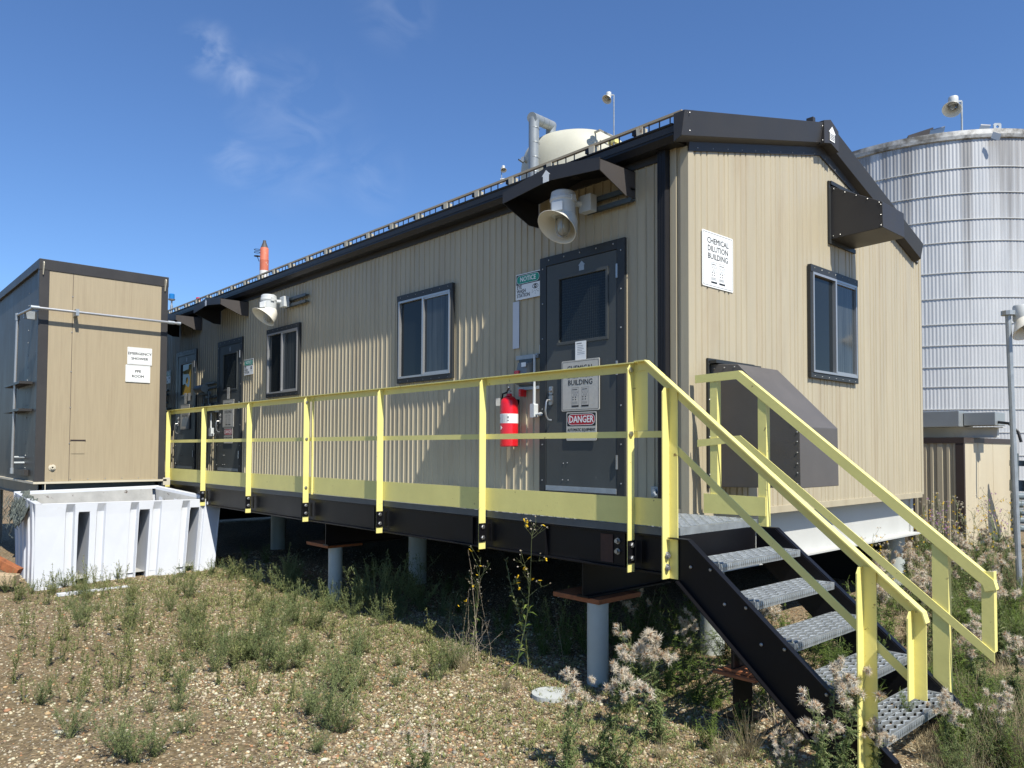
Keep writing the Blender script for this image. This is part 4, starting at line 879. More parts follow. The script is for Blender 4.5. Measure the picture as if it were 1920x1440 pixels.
mb.build('edge_trim', M['trim'], bx, bevel=.004)
mb = MB(); mb.box(xe, PX-.04, y0+.02, y1-.02, zt-.03, zt-.008); mb.build('roof', M['trim'], bx)
mb = MB(); mb.box(PX+.0005, PX+.0025, y0+.40, y0+.405, zb, zt-.15); mb.build('panel_seam', M['brown_trim'], bx); mb = MB()
mb.box(PX+.001, PX+.006, -2.43, -2.26, .41, .60); mb.build('seam', M['siding_ppe'], bx)
mb = MB(); mb.box(PX+.006, PX+.011, -2.44, -2.25, .59, .605); mb.box(PX+.0061, PX+.0075, -2.43, -2.26, .583, .59); mb.build('flap_lip', M['brown_trim'], bx)
mb = MB()
for z in (.55, 1.05, 1.55, 2.1, 2.6): mb.bolt((PX+.002, y0+.40, z), (1,0,0), .009, .006)
for k in range(16): mb.bolt((PX-.25-.02*(k % 2), y0+.03, .2+k*.18), (0,-1,0), .008, .006); mb.bolt((PX-.85, y0+.03, .2+k*.18), (0,-1,0), .008, .006)
for k in range(7): mb.bolt((PX+.0, y0+.2+k*.22, zb+.025), (1,0,0), .008, .006)
mb.build('screw', M['bolt'], bx)
mb = MB(); mb.lathe([(.045, 0), (.045, .008), (.025, .012), (.025, .03), (.012, .03), (.012, .01)], (PX+.001, y0+.20, .22), (1,0,0), 16); mb.build('pipe_stub', M['cream'], bx, smooth=True)
for yy in (y0+.035, y1-.045):
    mb = MB(); fy = Fr((PX+.008, yy, zt-.12), (1,0,0), (0,0,1), (0,-1,0)); mb.prism([(0,-.10),(.02,-.10),(.065,.02),(.07,.05),(.05,.075),(.02,.08),(0,.07)], fy, -.006, .006); mb.build('lifting_lug', M['cream'], bx, bevel=.002)
mb = MB(); mb.box(xe, PX+.02, y0-.02, y1+.03, zb-.03, zb-.002); mb.build('skid_flange', M['cream'], bx)
mb = MB(); mb.box(PX-.12, PX-.08, y0+.05, y1, zb-.2, zb-.031); mb.box(xe, PX-.08, y0+.06, y0+.1, zb-.2, zb-.031); mb.box(xe, PX-.08, y1-.1, y1-.06, zb-.2, zb-.031); mb.box(xe, PX+.0, y0+.02, y1, zb-.215, zb-.2)
for yy in (y0+.12, y1-.03): mb.box(PX-.08, PX-.0, yy-.006, yy+.006, zb-.2, zb-.031)
mb.build('skid_beam', M['conduit'], bx)
mb = MB(); mb.box(PX+.0, PX+.015, y0+.114, y0+.126, zb-.2, zb-.03); mb.box(PX-.03, PX+.02, y1-.02, y1+.08, zb-.09, zb+.02); mb.build('web_end', M['cream'], bx)
for x in (PX-.5, PX-4.5):
    for yy in (y0+.3, y1-.3): pass
mb = MB()
for x in (PX-.8, PX-4.6):
    for yy in (y0+.25, y1-.2): mb.tube([(x, yy, G-.1), (x, yy, zb-.21)], .09, 14)
mb.build('leg', M['grey_pipe'], bx)
mb = MB()   # braces on the side wall
for z in (1.0, 1.38): mb.box(PX-1.6, PX-.42, y0-.14, y0+.02, z, z+.035)
mb.box(PX-1.3, PX-.55, y0-.03, y0+.02, .10, .18)
mb.build('pipe_bracket', M['trim'], bx)
pp = thing('water_pipe', (PX, y0, 2.37), 'thin white-grey pipe running across the brown box at left', 'pipe')
mb = MB(); xx = PX+.13; zz = 2.37
mb.tube([(xx, -2.93, zz), (xx, -1.09, zz)], .019, 12); mb.tube([(xx, -2.93, zz), (xx-.97, -2.96, zz+.015)], .019, 12); mb.tube([(xx-.97, -2.96, zz), (xx-1.02, -2.97, .15)], .019, 12); mb.build('pipe', M['alu'], pp, smooth=True)
mb = MB(); mb.tube([(xx, -2.97, zz), (xx, -2.87, zz)], .027, 12); mb.tube([(xx, -1.22, zz), (xx, -1.13, zz)], .027, 12); mb.tube([(xx, -1.09, zz), (xx, -1.04, zz)], .025, 12); mb.tube([(xx-.97, -2.96, zz+.04), (xx-.97, -2.96, zz-.06)], .028, 12); mb.tube([(xx-1.02, -2.97, .20), (xx-1.02, -2.97, .12)], .026, 12); mb.tube([(xx-1.05, -2.97, .35), (xx-1.05, -2.8, .35)], .02, 10); mb.tube([(xx-1.05, -2.97, .27), (xx-1.05, -2.8, .27)], .02, 10); mb.build('fitting', M['galvdull'], pp, smooth=True)
mb = MB(); mb.box(PX+.001, PX+.16, -2.44, -2.40, zz-.05, zz+.04); mb.box(xx-.6, xx-.56, -2.95, y0+.03, zz-.08, zz+.03); mb.build('clamp', M['galvdull'], pp)

# ------------------------------------------------------------------ white ribbed tub
def tub():
    C = {0: Vector((-7.13, -3.08, gz(-7.1,-3.08)-.02)), 1: Vector((-7.06, -.97, gz(-7.06,-.97)-.03)), 2: Vector((-8.28, -1.27, G-.02)), 3: Vector((-8.36, -3.06, G-.02)),
         4: Vector((-7.20, -3.07, -.20)), 5: Vector((-7.22, -.83, -.225)), 6: Vector((-8.32, -1.34, -.065)), 7: Vector((-8.42, -3.10, -.10))}
    def S(face, s_, t_):      # s along the side 0..1, t up 0..1
        a, b, c, e = {'f': (0,1,5,4), 'r': (1,2,6,5), 'b': (2,3,7,6), 'l': (3,0,4,7)}[face]
        return (C[a]*(1-s_)+C[b]*s_)*(1-t_)+(C[e]*(1-s_)+C[c]*s_)*t_
    cen = sum((C[k] for k in range(8)), Vector())/8
    t = thing('ribbed_tub', (-7.7, -2.0, G), 'open white ribbed plastic tub standing on the gravel in front of the brown box', 'tub')
    ou = MB(); dk = MB()
    for face, segs in (('f', None), ('l', 5), ('r', 4), ('b', 6)):
        # depth profile along the side: raised panels, grooves and slots (0 = outer)
        if face == 'f':
            prof = [(0,0),(.145,0),(.15,.055),(.185,.06),(.192,.0),(.205,0),(.30,0),(.305,.04),(.34,.045),(.348,0),(.365,0),(.475,0),(.48,.055),(.515,.06),(.522,0),(.60,0),(.605,.04),(.645,.04),(.65,0),(.765,0),(.77,.055),(.805,.06),(.812,0),(.865,0),(.90,.04),(.905,0),(1,0)]
            slots = [(.212,.262),(.53,.58),(.82,.868)]
        else:
            prof = [(0,0)]; n = segs
            for k in range(n):
                a = (k+.25)/n; b_ = (k+.75)/n; prof += [(a,0),(a+.03,.07),(b_-.03,.07),(b_,0)]
            prof += [(1,0)]; slots = []
        a_, b_ = {'f': (0,1), 'r': (1,2), 'b': (2,3), 'l': (3,0)}[face]
        nr = (C[b_]-C[a_]).cross(Vector((0,0,1))).normalized()
        if nr.dot(cen-C[a_]) < 0: nr = -nr
        # insert slots as deep recesses up to t=.86
        ts = [0, .86, .90, 1.0] if face == 'f' else [0, .5, .9, 1.0]
        pts = []
        for s_, dp in prof: pts.append((s_, dp, dp))
        if slots:
            allp = []
            for s_, dp, _ in pts: allp.append((s_, dp, dp))
            for (sa, sb) in slots:
                allp = [p for p in allp if not (sa-.004 < p[0] < sb+.004)]
                allp += [(sa-.004, 0, 0), (sa, .60, 0), (sb, .60, 0), (sb+.004, 0, 0)]
            pts = sorted(allp, key=lambda p: p[0])
        V = []; m_ = len(pts)
        for i, t_ in enumerate(ts):
            for s_, dl, du in pts:
                dp = dl if i < 2 else du
                if i == len(ts)-1: dp = 0
                bulge = .025*math.sin(math.pi*t_)*(1 if face in 'fr' else .6)
                V.append(S(face, s_, t_)+nr*(dp*(1 if i < 3 else 0)+bulge*.6))
        ou.add(V, [(i*m_+j, i*m_+j+1, (i+1)*m_+j+1, (i+1)*m_+j) for i in range(len(ts)-1) for j in range(m_-1)])
        # rim
        k = 12; V = []
        for j in range(k+1):
            s_ = j/k; p = S(face, s_, 1.0); V += [p-nr*.0, p+nr*.0+Vector((0,0,.012)), p+nr*.07+Vector((0,0,.012)), p+nr*.075-Vector((0,0,.03))]
        ou.add(V, [(4*j+i, 4*j+4+i, 4*j+5+i, 4*j+1+i) for j in range(k) for i in range(3)])
        # inner wall with lit raised ribs
        V = []; pr = []; q0 = .08
        for j in range(10):
            a = j/10; pr += [(a, q0), (a+.035, q0), (a+.04, q0+.035), (a+.095, q0+.035)]
        pr.append((1, q0)); pr = [(.05+.90*a, e_) for a, e_ in pr]
        for t_ in ((1.0, .82, .78, 0) if face != 'f' else (1.0, .95, .93, .905)):
            for s_, dp in pr:
                dd = dp if t_ < .8 else .075
                V.append(S(face, s_, t_)+nr*dd-Vector((0,0,.03 if t_ == 1 else 0)))
        m2 = len(pr); dk.add(V, [(i*m2+j, i*m2+j+1, (i+1)*m2+j+1, (i+1)*m2+j) for i in range(3) for j in range(m2-1)])
    dk.add([C[0]+Vector((-.05,.05,.1)), C[1]+Vector((-.05,-.05,.1)), C[2]+Vector((.05,-.05,.1)), C[3]+Vector((.05,.05,.1))], [(0,1,2,3)])
    o = ou.build('shell', M['poly'], t); b_ = o.modifiers.new('bevel', 'BEVEL'); b_.width = .008; b_.segments = 2; b_.limit_method = 'ANGLE'; b_.angle_limit = R(25)
    for p in o.data.polygons: p.use_smooth = False
    dk.build('inner_wall', M['grime'], t)
tub()
# shade net over the tub's back-left corner
mb = MB(); nx, ny = 16, 14; V = []
for j in range(ny+1):
    for i in range(nx+1):
        a = i/nx; b = j/ny; x = -7.50-.75*a; y = -3.00-.20*b+.03*math.sin(a*9)+.02*hsh(j, i); z = -.18+.11*a-.30*max(0, b-.3)*(1+.8*hsh(i, 3))+.02*hsh(i, j)+.02*math.sin(a*17+b*5)
        V.append((x, y, z))
mb.add(V, [(j*(nx+1)+i, j*(nx+1)+i+1, (j+1)*(nx+1)+i+1, (j+1)*(nx+1)+i) for j in range(ny) for i in range(nx)])
for k in range(110):
    a = rng.random(); x = -7.5-.75*a; y = -3.03-.20*rng.random(); z = -.10-.40*rng.random()*max(0, (-3.0-y)/.2); mb.tube([(x, y, z), (x+rng.uniform(-.06,.06), y-.03, z-.05), (x+rng.uniform(-.1,.1), y-.02+rng.uniform(-.04,.04), z-.1)], .002, 3)
o = mb.build('shade_net', M['net'], origin=(-7.8, -3.1, -.2), smooth=True); tag(o, 'frayed grey netting draped over the back corner of the white tub', 'netting')
sm_ = o.modifiers.new('solid', 'SOLIDIFY'); sm_.thickness = .006
mb = MB(); mb.bar((-7.75, -3.62, -.72), (-7.42, -3.18, -1.02), .12, .10); o = mb.build('steel_offcut', M['rust'], origin=(-7.6, -3.4, G), bevel=.006); tag(o, 'rusty brown steel offcut leaning beside the white tub', 'scrap steel')
mb = MB(); mb.bar((-7.55, -3.75, -1.02), (-7.22, -3.24, -1.08), .16, .13); o = mb.build('timber_block', M['wood'], origin=(-7.4, -3.5, G), bevel=.006); tag(o, 'pale weathered timber block lying at the left edge of the photo', 'timber')
mb = MB(); mb.box(-6.6, -6.5, -2.95, -2.2, gz(-6.5,-2.6)-.01, gz(-6.5,-2.6)+.018); o = mb.build('white_lath', M['poly'], origin=(-6.55, -2.6, G)); tag(o, 'thin white strip lying on the gravel before the white tub', 'strip')

# ------------------------------------------------------------------ far things
def at(px, py, dist):
    v = d*fpx + r2*(px-960-12.3) - u2*(py-720-75.2); v = v/math.hypot(v.x, v.y); return Vector(CAMP)+v*dist
M['bandmetal'] = mat('pale_band_metal', (.50, .50, .48), .5, .2, noise=.15)
# silo
SC = (-4.764, 18.613); SR = 3.9; ST = 8.32
si = thing('grain_silo', (SC[0], SC[1], G), 'huge corrugated galvanised silo with stained rim behind the building', 'silo')
mb = MB(); n = 1200; V = []
for z in (G-.1, ST-.02):
    for k in range(n):
        a = 2*math.pi*k/n; r_ = SR+.0048*math.sin(k*math.pi/2+.3)
        V.append((SC[0]+r_*math.cos(a), SC[1]+r_*math.sin(a), z))
mb.add(V, [(k, (k+1) % n, n+(k+1) % n, n+k) for k in range(n)]); mb.build('corrugated_wall', M['silo'], si)
for z in (7.41, 6.78, 6.14, 5.6, 4.85, 4.22, 3.59, 3.07, 2.54, 2.06, 1.51, .95, .4, -.2):
    mb = MB(); mb.lathe([(SR+.006, z-.009), (SR+.024, z-.009), (SR+.024, z+.009), (SR+.006, z+.009)], (*SC, 0), (0,0,1), 120); mb.build('band', M['bandmetal'], si)
mb = MB(); mb.lathe([(SR-.4, ST+.06), (SR+.05, ST), (SR+.06, ST-.12), (SR+.05, ST-.20), (SR+.01, ST-.22)], (*SC, 0), (0,0,1), 120)
M['rim'] = mat('stained_rim_metal', (.42, .42, .40), .5, .3, noise=.3, nscale=2, dirt=(.13, .12, .10), dscale=2.2, dthr=(.42, .6)); mb.build('rim', M['rim'], si)
mb = MB(); mb.lathe([(SR+.02, ST-.01), (.3, ST+.9), (.0001, ST+.95)], (*SC, 0), (0,0,1), 64); mb.build('roof', M['galvdull'], si)
p = at(1700, 262, 23); mb = MB(); mb.lathe([(.20, 0), (.19, .12), (.12, .2), (.0001, .24)], (p.x, p.y, ST+.02), (0,0,1), 18); mb.build('roof_cap', M['stackwhite'], si, smooth=True)
a = at(1703, 258, 22.4); b = at(1750, 240, 22.4); mb = MB(); mb.add([tuple(a+Vector((0,0,-.1))), tuple(b+Vector((0,0,-.15))), tuple(b+Vector((0,0,.02))), tuple(a+Vector((0,0,.06))), tuple(a+Vector((-.4,.9,.3))), tuple(b+Vector((-.4,.9,.2)))], [(0,1,2,3), (3,2,5,4)]); mb.build('torn_flashing', M['soot'], si)
a = at(1757, 247, 22.0); mb = MB(); mb.obox(a, (1,.3,.1), (0,.5,.8), (.2,0,1), .16, .02, .08); a = at(1846, 240, 22); mb.obox(a, (1,.3,-.3), (0,.5,.8), (.4,0,1), .10, .02, .07); a = at(1868, 255, 21.3); mb.obox(a, (1,.3,-.6), (0,.8,.3), (.4,0,1), .08, .02, .07); mb.build('loose_flashing', M['alu'], si)
a = at(1870, 240, 21.6); fr = Fr(a, (.73,.68,0), (0,0,1), (.68,-.73,0)); mb = MB(); ou = rrect(.18, .24, .04); ii = ell(0, .03, .035, .035, 24); ring_mb(mb, fr, ou, ii, .01); ring_mb(mb, fr, [p for p in ou], [p for p in ii], -.01); mb.prism([(-.10,-.15),(.10,-.15),(.10,-.09),(-.10,-.09)], fr, -.012, .012); mb.build('lifting_eye', M['galvdull'], si)

def pole_lamp(base, top, side, label, r=.022, s=1.0, parts=True):
    t = thing('pole_lamp', tuple(base), label, 'lamp', None)
    mb = MB(); mb.tube([base, top], r*s, 10); mb.build('pole', M['galvdull'], t, smooth=True)
    c = Vector(top)+Vector(side)*.22*s; mb = MB(); mb.bar(top, tuple(c), .035*s, .035*s); mb.build('arm', M['galvdull'], t)
    mb = MB(); mb.lathe([(.0001, .10*s), (.09*s, .10*s), (.10*s, .08*s), (.10*s, -.08*s), (.09*s, -.1*s)], c, (0,0,1), 18); mb.build('housing', M['lampwhite'], t, smooth=True)
    T = Vector((side[0]*.5, side[1]*.5, 0))+Vector((.3, -.5, -1)); T.normalize()
    mb = MB(); mb.lathe([(.09*s, 0), (.12*s, .06*s), (.19*s, .17*s), (.195*s, .175*s)], c-Vector((0,0,.07*s)), T, 22); o = mb.build('reflector', M['shade'], t, smooth=True); q_ = o.modifiers.new('s', 'SOLIDIFY'); q_.thickness = .006
    mb = MB(); mb.lathe([(.05*s, .02), (.055*s, .12*s), (.03*s, .16*s), (.0001, .17*s)], c-Vector((0,0,.07*s)), T, 14); mb.build('glass_globe', M['lampglass'], t, smooth=True)
    return t
L3 = Vector((-.73, -.68, 0))
pole_lamp(at(1804, 262, 21.8), at(1803, 190, 21.8), L3*.8, 'white lamp on a thin pole on top of the silo', s=1.15)
# right-edge lamp pole
b0 = at(1911, 1040, 10.5); b0.z = G; t0 = at(1890, 588, 10.5)
pl = pole_lamp(b0, (t0.x, t0.y, t0.z), Vector((.73,.68,0))*.75, 'grey lamp pole at the right edge of the photo in front of the silo', r=.034, s=.95)
mb = MB(); mb.tube([(t0.x, t0.y, t0.z-.02), (t0.x, t0.y, t0.z+.03)], .075, 12); mb.build('collar', M['galvdull'], pl)
# cream dome tank
tk = at(1080, 700, 27); R0 = 2.0
zt_ = lambda py, dist: at(1072, py, dist).z
ta = thing('domed_tank', (tk.x, tk.y, G), 'cream fibreglass domed tank rising behind the roof', 'tank')
zs_, ztp = zt_(303, 26.0), zt_(262, 26.6)
mb = MB(); pr = [(R0, G), (R0, zs_-.2)]+[(R0*math.cos(R(a_))**.27 if a_ < 90 else .0001, zs_-.2+(ztp-zs_+.2)*math.sin(R(a_))) for a_ in range(10, 91, 8)]+[(.0001, ztp)]
mb.lathe(pr, (tk.x, tk.y, 0), (0,0,1), 64); mb.build('shell', M['fibre'], ta, smooth=True)
mb = MB(); a = at(1074, 250, 25.6); mb.lathe([(.10, 0), (.10, .02), (.0001, .02)], a, (.7,-.7,.1), 14); mb.lathe([(.06, -.15), (.06, 0.1)], a-Vector((0,0,.1)), (0,0,1), 10)
a = at(985, 302, 25.4); mb.lathe([(.05, -.1), (.05, .15), (.09, .15), (.09, .2), (.0001, .2)], a, (.4,-.9,0), 10); a = at(978, 303, 25.4); mb.lathe([(.03, -.1), (.03, .2)], a, (.3,-.9,0), 8); mb.build('nozzle', M['galvdull'], ta, smooth=True)
vp = thing('vent_duct', tuple(at(1002, 700, 25)), 'grey vent duct looping over the top of the cream tank', 'duct')
p1 = at(1002, 340, 25.0); p2 = at(1001, 222, 25.0); p3 = at(1033, 236, 26.2); p4 = at(1032, 262, 26.2); p1.z = G
mb = MB(); mb.tube([p1, p2-Vector((0,0,.0))], .175, 22); mb.tube([p2-(p3-p2)*.12, p2+(p3-p2)*1.06], .175, 22); mb.tube([p3+Vector((0,0,.02)), p4-Vector((0,0,.4))], .175, 22)
mb.build('duct', M['duct'], vp, smooth=True)
mb = MB()
for k in range(5): mb.lathe([(.18, -.012), (.184, 0), (.18, .012)], (p1.x, p1.y, p2.z-.35-.5*k), (0,0,1), 22)
for k in (.35, .65): mb.lathe([(.18, -.012), (.184, 0), (.18, .012)], p2+(p3-p2)*k, (p3-p2), 22)
mb.lathe([(.2, 0), (.2, .03), (.18, .03)], p4+Vector((0,0,.05)), (0,0,1), 22); mb.build('joint_ring', M['duct'], vp, smooth=True)
ra = thing('tank_railing', tuple(at(1130, 250, 25)), 'small cream and yellow railing on top of the domed tank', 'railing')
mb = MB(); A, B, Cc = at(1098, 256, 26), at(1125, 244, 25.0), at(1160, 262, 24.6)
mb.bar(A, B, .05, .06); mb.bar(B, Cc, .05, .06); mb.bar(B, B-Vector((0,0,.9)), .05, .05); mb.bar(A, A-Vector((0,0,.7)), .05, .05); mb.bar(B-Vector((0,0,.35)), Cc-Vector((0,0,.35)), .03, .04); mb.bar(Cc, Cc-Vector((0,0,.6)), .05, .05)
mb.build('rail_frame', M['cream'], ra); mb = MB(); mb.obox(at(1150, 266, 24.6), (1,0,0), (0,1,0), (0,0,1), .14, .1, .06); mb.build('valve_box', M['yellow'], ra)
b_ = at(1151, 275, 24.5); pole_lamp(b_, at(1151, 178, 24.5), L3*.9, 'small white lamp on a tall thin pole beside the cream tank', r=.025, s=.85)
b_ = at(941, 345, 38); pole_lamp(b_, at(940, 314, 38), Vector((.73,.68,0))*.6, 'tiny distant lamp on a thin pole left of the cream tank', r=.03, s=.8)
mb = MB()
for k in range(4): mb.tube([at(938, 345-3*k, 38), at(945, 341-2*k, 38), at(956, 340-k, 38.5), at(962, 345-2*k, 38)], .03, 6)
o = mb.build('pipe_cluster', M['stackwhite'], origin=tuple(at(950, 345, 38))); tag(o, 'small cluster of white pipes peeking over the roof left of the tank', 'pipes')
# orange and white stack
s0 = at(495, 520, 160); st_ = thing('flare_stack', (s0.x, s0.y, G), 'distant orange and white banded stack with sooty conical tip', 'chimney')
z = lambda py: at(495, py, 160).z
r0 = .87
mb = MB(); mb.lathe([(r0, G), (r0, z(508))], (s0.x, s0.y, 0), (0,0,1), 24); mb.build('white_band', M['stackwhite'], st_, smooth=True)
mb = MB(); mb.lathe([(r0, z(508)), (r0, z(489)), (r0*1.02, z(489)), (r0*1.02, z(488)), (r0*.96, z(487)), (r0*.94, z(466)), (r0*.86, z(465))], (s0.x, s0.y, 0), (0,0,1), 24); mb.build('orange_band', M['orange'], st_, smooth=True)
mb = MB(); mb.lathe([(r0*.86, z(465)), (r0*.36, z(454)), (r0*.34, z(451)), (.0001, z(451))], (s0.x, s0.y, 0), (0,0,1), 24); mb.build('tip', M['soot'], st_, smooth=True)
mb = MB(); e_ = Vector((s0.x, s0.y, 0))+Vector((-.73,-.68,0))*1.5
for zz_ in (z(480), z(473), z(468)): mb.lathe([(.55, -.04), (.62, -.04), (.62, .05), (.55, .05)], (e_.x, e_.y, zz_), (0,0,1), 14)
for k in range(6): a_ = k*1.047; mb.bar((e_.x+.6*math.cos(a_), e_.y+.6*math.sin(a_), z(480)), (e_.x+.6*math.cos(a_), e_.y+.6*math.sin(a_), z(467)), .07, .07)
mb.lathe([(.6, 0), (.0001, 0)], (e_.x, e_.y, z(480)), (0,0,1), 14); mb.bar((e_.x+.3, e_.y+.3, z(490)), (e_.x, e_.y, z(480)), .1, .1); mb.bar((s0.x-.8, s0.y-.75, z(530)), (s0.x-.8, s0.y-.75, z(480)), .12, .12)
mb.build('ladder_platform', M['black'], st_)
def beacon(px, py0, py1, dist, mt, label, pole=True):
    a = at(px, py1, dist); t = thing('warning_beacon', tuple(a), label, 'beacon'); h = at(px, py0, dist).z-a.z; r_ = h*.5
    mb = MB(); mb.lathe([(r_, 0), (r_, h*.9), (r_*.85, h), (.0001, h)], a, (0,0,1), 16); mb.build('lens', M[mt], t, smooth=True)
    if pole:
        mb = MB(); mb.lathe([(r_*1.3, 0), (r_*1.1, -h*.2), (r_*.3, -h*.35), (r_*.3, -h*1.1), (r_*.5, -h*1.2), (r_*.5, -h*2.0), (r_*.3, -h*2.1), (r_*.3, -h*3.6)], a, (0,0,1), 12); mb.build('stem', M['galvdull'], t, smooth=True)
    else:
        mb = MB(); mb.lathe([(r_*1.1, 0), (r_*1.1, -h*1.5)], a, (0,0,1), 12); mb.build('stem', M['galvdull'], t, smooth=True)
beacon(322, 551, 561, 30, 'bluelens', 'small blue beacon lamp above the far end of the roof')
beacon(372, 558, 567, 30, 'redlens', 'small red beacon lamp showing over the roof edge', False)
# ---- small shed at right
sh = thing('small_shed', (-.9, 9.3, G), 'small beige panelled shed with dark brown corner trim before the silo', 'shed')
sx1, sy0_ = -.88, 9.3; sz = .70
mb = MB(); f_ = Fr((-4.5, sy0_, G), (1,0,0), (0,0,1), (0,-1,0)); ribbed(mb, f_, 0, 4.5+sx1, lambda u: .1, lambda u: sz-G, pitches=(.15, .11), dep=.02, sl=.01, rec=.05); mb.build('side_wall', M['siding'], sh)
mb = MB(); mb.box(-4.45, sx1, sy0_+.03, 12.2, G+.05, sz); mb.box(sx1, sx1+.004, 10.05, 10.06, G+.05, sz); mb.box(sx1, sx1+.004, 10.9, 10.91, G+.05, sz); mb.build('end_wall', M['shed'], sh)
mb = MB(); mb.box(sx1-.12, sx1+.01, sy0_-.025, sy0_+.04, G+.1, sz-.07); mb.box(-4.5, sx1+.015, sy0_-.03, sy0_+.06, sz-.07, sz+.03); mb.box(sx1-.1, sx1+.015, sy0_+.06, 12.25, sz-.06, sz+.03); mb.box(-1.78, -1.66, sy0_-.025, sy0_+.0, G+.1, sz-.07); mb.box(sx1-.1, sx1+.012, 12.1, 12.25, G+.1, sz-.06); mb.build('edge_trim', M['brown_trim'], sh)
mb = MB(); mb.box(-1.9, -.55, 9.95, 10.05, sz+.04, sz+.20); mb.box(-1.9, -.45, 9.85, 10.1, sz+.20, sz+.215); mb.box(-3, -.6, 9.9, 10.1, sz+.03, sz+.04); o = mb.build('roof_beam', M['white_beam'], sh)
mb = MB(); mb.box(-3.0, -1.02, 9.55, 10.3, sz+.22, sz+.50); mb.box(-1.01, -.52, 9.75, 10.3, sz+.24, sz+.47); o = mb.build('roof_duct', M['duct'], sh, bevel=.01)
mb = MB(); mb.tube([(-.55, 9.9, sz+.3), (-.35, 9.85, sz+.27), (-.2, 9.8, sz+.12), (-.16, 9.8, sz-.05)], .025, 8); mb.tube([(sx1+.06, 12.0, G+.1), (sx1+.06, 12.0, sz-.1)], .05, 8); mb.build('cable', M['ink'], sh, smooth=True)
# steel rack at the far right edge
rk = thing('steel_rack', tuple(at(1910, 950, 16)), 'blue-grey steel rack and tubes at the far right edge', 'rack'); mb = MB()
for py in (868, 905, 915): 
    a = at(1896, py, 16); b = at(1990, py+4, 16.4); mb.bar(a, b, .12, .10)
for py in (930, 945, 960, 975, 990): mb.tube([at(1898, py, 15.5), at(2000, py+3, 16)], .06, 10)
mb.bar(at(1905, 850, 16), at(1905, 1100, 16), .08, .08); mb.bar(at(1930, 850, 16), at(1930, 1100, 16), .12, .12); mb.build('frame', M['bluegrey'], rk)
# ------------------------------------------------------------------ plants
prs = random.Random(5)
LM = {
 'grey': leafmat('grey_green_leaves', [(0.100,0.138,0.050),(0.154,0.194,0.072),(0.200,0.243,0.094),(0.128,0.162,0.065),(0.273,0.292,0.122)]),
 'yellowish': leafmat('yellow_green_leaves', [(.17,.20,.06),(.23,.25,.08),(.13,.17,.05),(.27,.28,.11),(.32,.28,.14),(.15,.19,.08)]),
 'lush': leafmat('lush_green_leaves', [(0.057,0.099,0.022),(0.090,0.146,0.030),(0.139,0.198,0.036),(0.195,0.251,0.054),(0.073,0.118,0.030)]),
 'thistle': leafmat('thistle_leaves', [(0.083,0.133,0.044),(0.124,0.177,0.055),(0.179,0.228,0.083),(0.235,0.240,0.110),(0.103,0.152,0.055)]),
 'straw': leafmat('dry_straw', [(.34,.27,.15),(.42,.35,.21),(.26,.20,.11),(.48,.41,.27),(.20,.17,.09)]),
 'twig': mat('dry_twigs', (.40,.33,.24), .8, noise=.2),
 'stem': mat('green_stems', (.15,.17,.07), .6, noise=.25, nscale=8),
 'fluff': leafmat('seed_fluff', [(.76,.70,.56),(.60,.52,.38),(.84,.81,.72),(.48,.38,.24),(.80,.75,.62)], .30),
 'husk': leafmat('brown_husks', [(0.390,0.221,0.117),(0.520,0.325,0.182),(0.676,0.481,0.299),(0.286,0.156,0.078)]),
 'yflower': leafmat('yellow_petals', [(.80,.58,.03),(.75,.50,.02),(.85,.66,.06)]),
 'purple': leafmat('purple_petals', [(.42,.18,.45),(.50,.26,.50)]),
}
class PB:
    def __init__(s): s.V = []; s.F = []
    def leaf(s, p, dr, ln, wd, droop=.25):
        dr = dr.normalized(); sd_ = dr.cross(Vector((prs.uniform(-.3,.3), prs.uniform(-.3,.3), 1))); 
        if sd_.length < 1e-4: sd_ = Vector((1,0,0))
        sd_.normalize(); k = len(s.V); m_ = p+dr*ln*.5+Vector((0,0,ln*.06)); e_ = p+dr*ln-Vector((0,0,ln*droop))
        s.V += [p, m_+sd_*wd*.5, e_, m_-sd_*wd*.5]; s.F.append((k, k+1, k+2, k+3))
    def stem(s, pts, r0, r1=None):
        r1 = r1 or r0*.5; n = len(pts); k = len(s.V)
        for i, p in enumerate(pts):
            r_ = r0+(r1-r0)*i/(n-1)
            for a_ in (0, 2.094, 4.189): s.V.append(p+Vector((math.cos(a_)*r_, math.sin(a_)*r_, 0)))
        for i in range(n-1):
            for j in range(3): a_ = k+3*i+j; b_ = k+3*i+(j+1) % 3; s.F.append((a_, b_, b_+3, a_+3))
    def needle(s, p, dr, ln, wd):
        sd_ = dr.orthogonal().normalized()*wd; sd_.rotate(Matrix.Rotation(prs.uniform(0, 6.28), 3, dr)); k = len(s.V)
        s.V += [p-sd_, p+sd_, p+dr*ln]; s.F.append((k, k+1, k+2))
    def mesh(s, name, mt):
        me = bpy.data.meshes.new(name); me.from_pydata([tuple(v) for v in s.V], [], s.F); me.materials.append(mt); return me
def rdir(up=0): 
    v = Vector((prs.gauss(0,1), prs.gauss(0,1), prs.gauss(0,1)+up)); return v.normalized()
def curve(p, dr, ln, n, wob=.12, grav=0):
    pts = [p]; q_ = dr.normalized()
    for i in range(n):
        q_ = (q_+Vector((prs.gauss(0,wob), prs.gauss(0,wob), prs.gauss(0,wob*.4)-grav))).normalized(); pts.append(pts[-1]+q_*ln/n)
    return pts
def along(pts, t_):
    f_ = t_*(len(pts)-1); i = min(int(f_), len(pts)-2); return pts[i].lerp(pts[i+1], f_-i)
